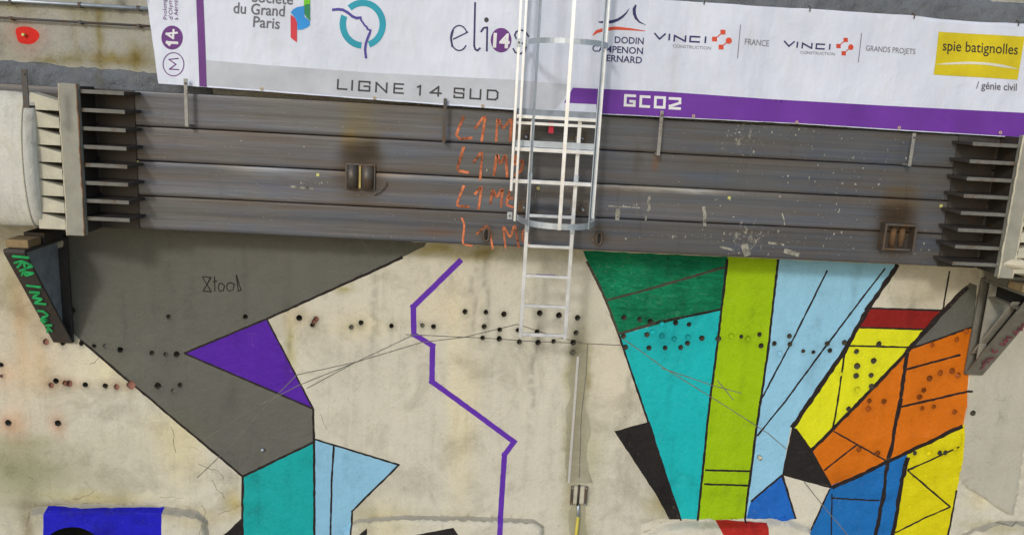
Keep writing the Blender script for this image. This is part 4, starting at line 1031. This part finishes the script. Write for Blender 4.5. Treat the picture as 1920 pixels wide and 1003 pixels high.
# M 14
def ell(cx, cy, rx, ry, n=28, a0=0, a1=2*math.pi, cl=True): return [(cx+rx*math.cos(a0+(a1-a0)*i/(n if cl else n-1)), cy+ry*math.sin(a0+(a1-a0)*i/(n if cl else n-1))) for i in range(n)]
def ring(cx, cy, rx, ry, wpx, a0=0, a1=2*math.pi, n=36):
    k = max(2, int(n*abs(a1-a0)/6.283)); O = [(cx+rx*math.cos(a0+(a1-a0)*i/k), cy+ry*math.sin(a0+(a1-a0)*i/k)) for i in range(k+1)]
    I = [(cx+(rx-wpx)*math.cos(a0+(a1-a0)*i/k), cy+(ry-wpx)*math.sin(a0+(a1-a0)*i/k)) for i in range(k+1)]
    return [[O[i], O[i+1], I[i+1], I[i]] for i in range(k)]
printed('printed_disc', [ell(322, 71, 20, 22.5)], 'purple2', 'filled purple disc reading 14')
pstroke('printed_numeral', [[(317, 84), (313, 80), (331, 81)]], 5, 'white', 'white numeral 1 turned sideways', .005)
pstroke('printed_numeral', [[(331, 62), (312, 64), (324, 72), (325, 57)]], 3.8, 'white', 'white numeral 4 turned sideways', .005)
printed('printed_ring', ring(324.5, 121, 20.2, 22.6, 1.7), 'purple2', 'thin ring round a sideways M')
pstroke('printed_letter', [[(334, 131), (317, 130), (329, 121), (316, 112), (333, 110)]], 2, 'purple2', 'letter M turned sideways')
for i, (tx, xb, yb, ln) in enumerate((('Prolongement', 313, 37, 70), ("d'Olympiades", 323.5, 37.5, 72), ("à Aéroport d'Orly", 333.5, 38, 88))):
    ptext(tx, (xb, yb), (xb-ln*.05, yb-ln), 7, 'purple2', up=(-1, 0))
# Société du Grand Paris
ptext('Société', (472, 4), (549, 9.5), 20, 'grey', bold=.012); ptext('du Grand', (437, 25), (533.5, 31.5), 20, 'grey', bold=.012); ptext('Paris', (474, 51), (524, 55), 20, 'grey', bold=.012)
printed('printed_shape', [[(545, 24), (550, 18), (558, 14), (570, 11.5), (571, 32), (581, 40), (581, 48), (575, 53), (566, 56), (558, 57), (557, 42), (553, 34)]], 'blue', 'blue fold of the ribbon logo')
printed('printed_shape', [[(545, 28), (553, 34), (557, 43), (556.5, 80), (551, 76), (545, 71)]], 'red', 'red fold of the ribbon logo', .0045)
printed('printed_shape', [[(570, -26), (582, -24), (581.5, 8), (574, 9), (570, 12)]], 'green', 'green fold of the ribbon logo', .0045)
printed('printed_shape', [[(570, 12), (574, 9), (581.5, 8), (581.5, 40), (575, 34), (571, 27)]], 'dgreen', 'dark green overlap of the ribbon logo', .0055)
# ring logo
R1 = ring(680, 46, 43.5, 46, 12, math.radians(-131), math.radians(72)); R2 = ring(680, 46, 43.5, 46, 12, math.radians(94), math.radians(203))
printed('printed_ring', R1, 'teal', 'larger arc of the broken turquoise ring logo'); printed('printed_ring', R2, 'teal', 'smaller arc of the broken turquoise ring logo')
pts = [(624, 19), (633.6, 18), (642.6, 19), (651.6, 24), (660.6, 31.4), (668, 34.6), (676, 33.7), (677, 38.6), (680.3, 43), (684, 48.5), (687.5, 51), (689.3, 55.6), (694.7, 57.4), (693, 63), (689.3, 71.8), (685.7, 82.6), (684.3, 93.4), (685.3, 103), (686, 108.6)]
pstroke('printed_line', [pts[:7]], 5, 'violet', 'violet river line through the ring', .005, True); pstroke('printed_line', [pts[6:14]], 3.4, 'violet', None, .0055, True); pstroke('printed_line', [pts[13:]], 4.4, 'violet', None, .005, True)
# elios
def arc(cx, cy, rx, ry, a0, a1, n=12): return [(cx+rx*math.cos(math.radians(a0+(a1-a0)*i/n)), cy+ry*math.sin(math.radians(a0+(a1-a0)*i/n))) for i in range(n+1)]
pstroke('printed_letter', [[(850, 74), (877, 61)]+arc(861, 72, 16, 23.5, -30, -322, 18)], 2.4, 'navy', 'thin letter e', .004, True)
pstroke('printed_letter', [[(848, 88), (845.5, 72), (849, 58)]], 3.6, 'navy', None, .0045, True)
pstroke('printed_letter', [[(890.7, 6), (889, 86), (891, 93), (895, 95.5), (900, 91)]], 3.4, 'navy', 'tall letter l', .004, True)
pstroke('printed_letter', [[(902, 60), (907, 53), (913.5, 52), (912.7, 96)]], 3.4, 'navy', 'letter i', .004, True)
printed('printed_dot', [ell(912, 38, 4.4, 4.8, 12)], 'dark')
printed('printed_disc', [ell(939.5, 76, 19.5, 23, 28)], 'purple2', 'purple disc reading 14 in place of the letter o')
ptext('14', (924, 88.5), (955, 90.5), 25, 'white', 'white numerals 14 on the disc', .0055, bold=.035)
pstroke('printed_letter', [[(991, 69), (985, 60), (977, 57), (968, 60), (965, 67), (969, 75), (981, 83), (986, 90), (983, 98), (975, 101.5), (966, 99), (962, 92)]], 3, 'navy', 'thin letter s behind the ladder cage', .004, True)
# LIGNE 14 SUD in a wide square face, built on a local cell
def cell(x0, x1, bl, h, dy=.07):
    def f(u, v): X = x0+(x1-x0)*u; return (X+ (v)*.9, bl+(X-x0)*dy-h*v)
    return f
GL = {'L': [[(0, 1), (0, 0), (1, 0)]], 'I': [[(.5, 1), (.5, 0)]], 'G': [[(1, .8), (1, 1), (.0, 1), (0, 0), (1, 0), (1, .5), (.5, .5)]], 'N': [[(0, 0), (0, 1), (1, 0), (1, 1)]], 'E': [[(1, 1), (0, 1), (0, 0), (1, 0)], [(0, .5), (.9, .5)]],
      '1': [[(0, .85), (.6, 1), (.6, 0)]], '4': [[(.75, 0), (.75, 1), (0, .3), (1, .3)]], 'S': [[(1, .8), (1, 1), (0, 1), (0, .52), (1, .48), (1, 0), (0, 0), (0, .2)]], 'U': [[(0, 1), (0, 0), (1, 0), (1, 1)]], 'D': [[(0, 0), (0, 1), (.8, 1), (1, .8), (1, .2), (.8, 0), (0, 0)]],
      'V': [[(0, 1), (.5, 0), (1, 1)]], 'C': [[(1, 1), (0.05, 1), (0.05, 0), (1, 0)]], '0': [[(0, 0), (0, 1), (1, 1), (1, 0), (0, 0)]], '2': [[(0, 1), (1, 1), (1, .58), (.05, .2), (.05, 0), (1, 0)]], 'g': [[(1, 1), (0, 1), (0, 0), (1, 0), (1, .42), (.6, .42)]]}
def word(cells, wpx, col, dy, h, label):
    for ch, x0, x1, bl in cells:
        f = cell(x0+wpx/2, x1-wpx/2, bl-wpx/2, h-wpx, dy)
        pstroke('printed_letter', [[f(u, v) for u, v in P] for P in GL[ch]], wpx, col, label+' letter '+ch, .004)
word([('L', 631, 651, 168.5), ('I', 657, 662, 170.5), ('G', 671, 694, 171.5), ('N', 703, 726, 174), ('E', 737, 757, 176), ('1', 781, 792, 179.5), ('4', 805, 828, 181), ('S', 850, 870.5, 184.5), ('U', 880, 902, 186.5), ('D', 912, 934, 188)], 3.2, 'dark', .06, 20, 'wide dark')
word([('g', 1169, 1191, 200), ('C', 1197, 1218, 202), ('0', 1225, 1247, 203.5), ('2', 1252, 1276, 205.5)], 4.9, 'white', .05, 23, 'square white')
# arch logo
def taper(P, ws, col, lab, off=.004):
    n = len(P); L = []; Rr = []
    for i in range(n):
        a = Vector(P[max(i-1, 0)]); b_ = Vector(P[min(i+1, n-1)]); d = (b_-a).normalized(); nr = Vector((-d.y, d.x)); w_ = ws[i]/2
        L.append(tuple(Vector(P[i])+nr*w_)); Rr.append(tuple(Vector(P[i])-nr*w_))
    return printed('printed_shape', [[L[i], L[i+1], Rr[i+1], Rr[i]] for i in range(n-1)], col, lab, off)
taper([(1122, 42), (1134, 42.5), (1147, 41.5), (1158, 38), (1167, 32), (1174, 25), (1179.5, 17)], [2, 5, 5.5, 5, 4, 2.6, .6], 'navy', 'left navy sweep of the arch logo')
taper([(1192, 10), (1188.5, 18), (1189, 27), (1192, 35), (1198, 42), (1210, 47.8)], [3, 6, 6, 4.8, 3, .6], 'navy', 'right navy sweep of the arch logo')
taper([(1111, 67), (1119, 60), (1134, 55.5), (1155, 53.6), (1180, 55.5), (1210, 59)], [1.5, 5.5, 6.5, 6, 4, .8], 'orange', 'orange sweep of the arch logo')
ptext('DODIN', (1152, 81.2), (1206, 84), 12, 'navy', bold=.014); ptext('CAMPENON', (1110, 97), (1204.5, 102.5), 12, 'navy', bold=.014); ptext('BERNARD', (1127, 114.5), (1202.5, 120), 12, 'navy', bold=.014)
# cross logos
def vinci(V_, base, bar, txt, t0, t1, th, cons, sc):
    word([('V', V_[0], V_[1], base[0]), ('I', V_[2], V_[3], base[1]), ('N', V_[4], V_[5], base[2]), ('C', V_[6], V_[7], base[3]), ('I', V_[8], V_[9], base[4])], 3.0*sc, 'navy', .05, 12.5*sc, 'wide navy')
    ptext('CONSTRUCTION', cons[0], cons[1], 5.5*sc, 'lgrey')
    (tx, ty), (lx, ly), (cx_, cy_2), (bx, by) = bar[0]
    h = 4.6*sc
    for P in [[(a-h, b_-h), (a+h, b_-h+.4), (a+h, b_+h), (a-h, b_+h-.4)] for a, b_ in ((tx, ty), (lx, ly), (bx, by))]+[ell(cx_, cy_2, 5.8*sc, 6*sc, 14)]: printed('printed_shape', [P], 'orange')
    for P in ([(tx, ty), (lx, ly)], [(bx, by), (cx_, cy_2)]): pstroke('printed_line', [P], 1.8*sc, 'orange', None, .0035)
    pstroke('printed_line', [bar[1]], 1.5, 'lgrey', 'thin grey divider')
    ptext(txt, t0, t1, th, 'lgrey', bold=.006)
vinci((1225, 1247, 1252, 1256, 1262, 1286, 1291, 1312, 1320, 1324), (75, 76.5, 78.5, 80, 81.5), (((1355, 61), (1339.5, 74), (1366, 77), (1351.5, 89)), [(1388, 48), (1382.5, 109)]), 'FRANCE', (1396, 84), (1442, 87.5), 11, ((1261, 89.5), (1332.5, 94)), 1.0)
vinci((1469.5, 1490, 1493, 1497, 1503, 1523, 1528, 1546, 1553, 1557), (88, 90, 91.5, 93, 94), (((1585.5, 75.5), (1572, 87), (1595.5, 89), (1582, 100.5)), [(1616, 63), (1610, 117)]), 'GRANDS PROJETS', (1624, 95.5), (1716, 102.5), 10, ((1501, 101), (1565, 104.5)), .9)
# yellow logo
printed('printed_panel', [[(1760, 60), (1800, 62.4), (1860, 66), (1921, 69.5), (1907.5, 150), (1830, 145), (1751, 140.5), (1754, 118)]], 'yellow', 'mustard yellow panel')
printed('printed_shape', [[(1754, 121.5), (1775, 118.5), (1800, 116.8), (1820, 116.2), (1820, 120.6), (1800, 121), (1775, 121.6)], [(1820, 116.2), (1850, 117.6), (1880, 122), (1911, 130.5), (1880, 127), (1850, 122.4), (1820, 120.6)]], 'cream', 'white curved sweep across the yellow panel', .005)
ptext('spie batignolles', (1767.5, 95), (1907, 103), 19, 'black', bold=.004, off=.0055)
ptext('/ génie civil', (1831, 166.5), (1905.5, 171), 13.5, 'grey', bold=.012)
# eyelets
for (a, c_) in ((1300, 218), (1495, 230), (1687, 240), (1875, 249), (490, 167), (702, 184), (905, 199)):
    p = U(a, c_, YB); q = MB(); q.tube([(p.x+.011*math.cos(i*math.pi/6), bsurf(p.x, p.z)-.006, p.z+.011*math.sin(i*math.pi/6)) for i in range(12)], .005, 6, closed=True); q.build('eyelet', flat('brass eyelet', (.55, .42, .25), .5) if 'be' not in globals() else be, ban, True)
    be = q and bpy.data.materials['brass eyelet']
for (a, c_) in ((1320, 6), (1518, 19), (1713, 33), (1908, 46)):
    p = U(a, c_, YB); q = MB(); q.tube([(p.x, bsurf(p.x, p.z)-.008, p.z-.015), (p.x, bsurf(p.x, p.z)-.012, p.z+.02), (p.x-.002, bsurf(p.x, p.z)+.03, p.z+.035)], .006, 6); q.build('tie_hook', M_strapd, ban)
adopt(ban)

# ================================================================== HANGER BARS
for (p0, p1, mt, wd, lb) in (((347, 148), (352, 238), M_strap, .018, 'pale steel hanger bar over the beam near the left end of the banner'), ((835, 185), (833, 268), M_strapd, .017, 'dark steel hanger bar under the number 14 of the banner lettering'),
                             ((1239, 208), (1237, 292), M_strap, .018, 'grey steel hanger bar right of the ladder below the banner'), ((1714, 250), (1706, 312), M_strap, .017, 'pale steel hanger bar near the right gusset stack'), ((46, 130), (50, 203), M_strapd, .026, 'dark steel hanger bar at the left edge above the strut')):
    Y = -.56 if p0[0] > 100 else YF-.72
    a = U(*p0, Y); c_ = U(*p1, Y); X = (a.x+c_.x)/2
    t = thing('hanger_bar', lb, 'steel bar', (X, Y, c_.z), 'hanger bars over the top beam')
    q = MB(); q.bb((X-wd, Y-.006, c_.z), (X+wd*.8, Y+.006, a.z)); q.build('flat_bar', mt, t, bevel=.002)
    q = MB(); q.bb((X-wd*.7, Y+.007, c_.z), (X+wd*.5, YF+.01 if p0[0] > 100 else Y+.1, c_.z+.02)); q.build('hook_foot', mt, t)
    q = MB(); q.tube([(X, Y-.006, a.z-.04), (X, Y-.014, a.z-.04)], .010, 6); q.build('bolt_head', M_strapd, t); adopt(t)

# ================================================================== CAGED LADDER
YL = -.66
lad = thing('caged_ladder', 'aluminium caged access ladder hanging in front of the banner and beams', 'ladder', (U(1030, 628, YL).x, YL, U(1030, 628, YL).z))
ZTOP = U(1030, -260, YL).z
def vbar(name, px, py, Y, z0, z1, wx, wy, mat, label=None):
    X = U(px, py, Y).x; q = MB(); q.bb((X-wx/2, Y-wy/2, z0), (X+wx/2, Y+wy/2, z1)); q.build(name, mat, lad, bevel=.002, label=label); return X
z_of = lambda px, py, Y=YL: U(px, py, Y).z
zb = z_of(1020, 633)
XL = vbar('side_rail', 982, 525, YL, zb, z_of(1000, 225), .034, .05, M_alu); XR = vbar('side_rail', 1066, 530, YL, zb, z_of(1085, 225), .034, .05, M_alu)
for py in (628, 574, 518, 462, 405):
    z = z_of(1025, py+.5); q = MB(); q.bb((XL+.0145, YL-.016, z-.014), (XR-.0145, YL+.016, z+.014)); o = q.build('rung', M_alu, lad, bevel=.003)
q = MB(); q.bb(((XL+XR)/2-.10, YL-.0175, z_of(1025, 518)+.0145), ((XL+XR)/2+.08, YL+.01, z_of(1025, 518)+.0165)); q.build('purple_tape', flat('purple tape', (.25, .18, .42)), lad)
# wide upper frame
YU = YL-.06
XA = vbar('upper_rail', 967, 190, YU, z_of(960, 358, YU), ZTOP, .024, .05, M_alu); XA2 = vbar('upper_rail', 971, 300, YU-.08, z_of(966, 412, YU), ZTOP, .022, .022, M_alu)
XC = vbar('upper_rail', 1118, 290, YU, z_of(1105, 420, YU), ZTOP, .034, .05, M_galv); XD = vbar('upper_rail', 1121, 290, YU-.03, z_of(1111, 414, YU), ZTOP, .016, .02, M_alu)
for py, hh in ((222, .016), (283, .018), (343, .018)):
    z = z_of(1040, py, YU); q = MB(); q.bb((XA+.016, YU-.02, z-hh), (XC-.018, YU+.02, z+hh)); q.build('rung', M_alu, lad, bevel=.003)
z = z_of(1040, 234, YU+.05); q = MB(); q.bb((XA+.016, YU+.03, z-.014), (XC-.018, YU+.05, z+.014)); q.build('rung', M_alu, lad, bevel=.003)
for py in (213, 272):
    z = z_of(1040, py, YU+.04); q = MB(); q.bb((XA+.016, YU+.024, z-.028), (XC-.018, YU+.030, z+.028)); q.build('cross_strap', M_galv if py > 220 else M_web, lad)
q = MB(); p = U(1034, 240, YU+.03); q.bb((p.x-.022, YU+.06, p.z-.05), (p.x+.022, YU+.075, p.z+.05)); q.build('red_tag', flat('red tag', (.6, .02, .05)), lad, label='small red tag behind the rungs')
# cage
xc = (U(966, 412, YL).x+U(1111, 414, YL).x)/2; rx = (U(1111, 414, YL).x-U(966, 412, YL).x)/2; ry = .61
def hoop(z, h=.026, th=.005, mat=M_galv):
    n = 28; vs = []; fs = []
    for i in range(n+1):
        a_ = math.pi+math.pi*i/n
        c, s = math.cos(a_), math.sin(a_)
        c2 = math.copysign(abs(c)**.8, c); s2 = -abs(s)**.8
        for r_off in (0, th):
            for zz_ in (-h, h): vs.append((xc+(rx-r_off)*c2, YL+(ry-r_off)*s2, z+zz_))
    for i in range(n):
        b0 = i*4; b1 = b0+4
        fs += [(b0, b1, b1+1, b0+1), (b0+2, b0+3, b1+3, b1+2), (b0+1, b1+1, b1+3, b0+3), (b0, b0+2, b1+2, b1)]
    fs += [(0, 1, 3, 2), (n*4, n*4+2, n*4+3, n*4+1)]
    mesh_obj('cage_hoop', vs, fs, mat, lad, False)
zh = z_of(1040, 406)
hoop(zh); zh2 = z_of(1050, 86); hoop(zh2, .022)
hoop(zh2+(zh2-zh)*.6, .022)
def cage_bar(px, py, mat, wd=.032, z0=None):
    Y = YL-ry
    for _ in range(12):
        X = U(px, py, Y).x; t_ = min(1, abs((X-xc)/rx)); ang = t_**(1/.8); Y = YL-ry*(max(0, 1-ang*ang))**.4
    q = MB(); n = Vector(((X-xc)/rx/rx, (Y-YL)/ry/ry, 0)).normalized() if True else None
    Rm = Matrix.Rotation(math.atan2(n.y, n.x), 3, 'Z')
    zlo = zh-.03; q.box((X, Y, (zlo+ZTOP)/2), (.004, wd/2, (ZTOP-zlo)/2), Rm); q.build('cage_bar', mat, lad, bevel=.0015)
cage_bar(996, 300, M_galv, .030); cage_bar(1056, 320, M_alu, .031); cage_bar(1114, 300, M_galv, .034)
# stand-off arms to the beams
for px, py in ((985, 256), (1088, 259), (981, 386), (1090, 390)):
    p = U(px, py, YF); 
    Xr = XL if px < 1030 else XR
    q = MB(); q.bb((Xr-.012, YL+.026, p.z-.02), (Xr+.012, YF-.036, p.z+.02)); q.build('stand_off', M_galv, lad)
for zq in (zh, zh2):
    for X_ in (XA, XC):
        q = MB(); q.bb((X_-.024, YU-.034, zq-.034), (X_+.024, YU-.0255, zq+.034)); q.build('clamp_plate', M_galv, lad, bevel=.002)
        q = MB(); q.tube([(X_, YU-.034, zq), (X_, YU-.046, zq)], .009, 6); q.build('clamp_bolt', M_strapd, lad)
for zq in (z_of(1025, 430), z_of(1000, 330)):
    for X_ in (XL, XR):
        q = MB(); q.bb((X_-.021, YL-.030, zq-.03), (X_+.021, YL-.0255, zq+.03)); q.build('splice_plate', M_galv, lad, bevel=.002)
adopt(lad)

# ================================================================== SMALL FITTINGS ON THE WALL
p = U(1084, 924, 0)
t = thing('pipe_clamp', 'pale steel clamp fitting on the wall where the yellow hose starts', 'clamp', (p.x, 0, p.z))
q = MB(); q.bb((p.x-.085, -.05, p.z-.10), (p.x-.012, -.012, p.z+.10)); q.build('clamp_half', M_stiff, t, bevel=.006)
q = MB(); q.bb((p.x+.012, -.05, p.z-.10), (p.x+.085, -.012, p.z+.10)); q.build('clamp_half', M_stiff, t, bevel=.006)
for sx in (-1, 1):
    q = MB(); q.bb((p.x+sx*.075-.016, -.062, p.z-.112), (p.x+sx*.075+.016, -.012-.04, p.z+.112)); q.build('side_strip', M_lugp, t, bevel=.003)
    for sz in (-1, 1):
        q = MB(); q.tube([(p.x+sx*.075, -.062, p.z+sz*.095), (p.x+sx*.075, -.074, p.z+sz*.095)], .009, 6); q.build('screw', M_galv, t)
q = MB(); q.tube([(p.x-.003, -.05, p.z+.12), (p.x-.005, -.045, p.z-.12)], .013, 10); q.build('dark_slot', M_cons, t, True)
adopt(t)
t = thing('yellow_hose', 'thin yellow hose dropping from the wall clamp to the bottom edge', 'hose', (p.x, -.04, p.z-1))
a = U(1084, 945, -.04); b1 = U(1084, 968, -.04); c_ = U(1080, 1003, -.04); d_ = U(1076, 1130, -.04)
q = MB(); q.tube([a, b1], .015, 12); q.build('metal_coupling', M_galv, t, True)
q = MB(); q.tube([b1, c_, d_], .017, 12); q.build('hose', flat('yellow hose', (.60, .50, .06), .5), t, True); adopt(t)
t = thing('pale_conduit', 'faint pale grey flat conduit running down the wall above the clamp', 'conduit', (U(1075, 900).x, 0, U(1075, 900).z))
a = U(1077, 668); c_ = U(1073, 905); q = MB(); X = (a.x+c_.x)/2; q.bb((X-.014, -.010, c_.z), (X+.014, .01, a.z)); q.build('flat_conduit', wall_mat('dusty grey conduit', (.50, .48, .44), mottle=.15, stain_amt=.4), t, bevel=.004)
at = t.children[0].data.color_attributes.new('Tint', 'FLOAT_COLOR', 'POINT'); at.data.foreach_set('color', [1.0]*4*len(t.children[0].data.vertices)); adopt(t)
for (a_, c2) in ((493, 842),):
    p = U(a_, c2); t = thing('wall_stud', 'tiny pale metal stud in the grey painted field', 'stud', (p.x, 0, p.z))
    q = MB(); q.tube([(p.x, -.0, p.z), (p.x, -.03, p.z)], .018, 8); q.build('stud_head', M_galv, t, True); adopt(t)
p = U(1423, 855); t = thing('wall_stud', 'small tan plug beside the edge of the lime green band', 'stud', (p.x, 0, p.z))
q = MB(); q.tube([(p.x, 0, p.z), (p.x+.005, -.045, p.z-.01)], .022, 8); q.build('stud_head', M_mortar, t, True); adopt(t)
# colour attribute default for any mesh using a tinted material without one
for o in bpy.data.objects:
    if o.type == 'MESH' and 'Tint' not in o.data.color_attributes:
        at = o.data.color_attributes.new('Tint', 'FLOAT_COLOR', 'POINT'); at.data.foreach_set('color', [1.0]*4*len(o.data.vertices))
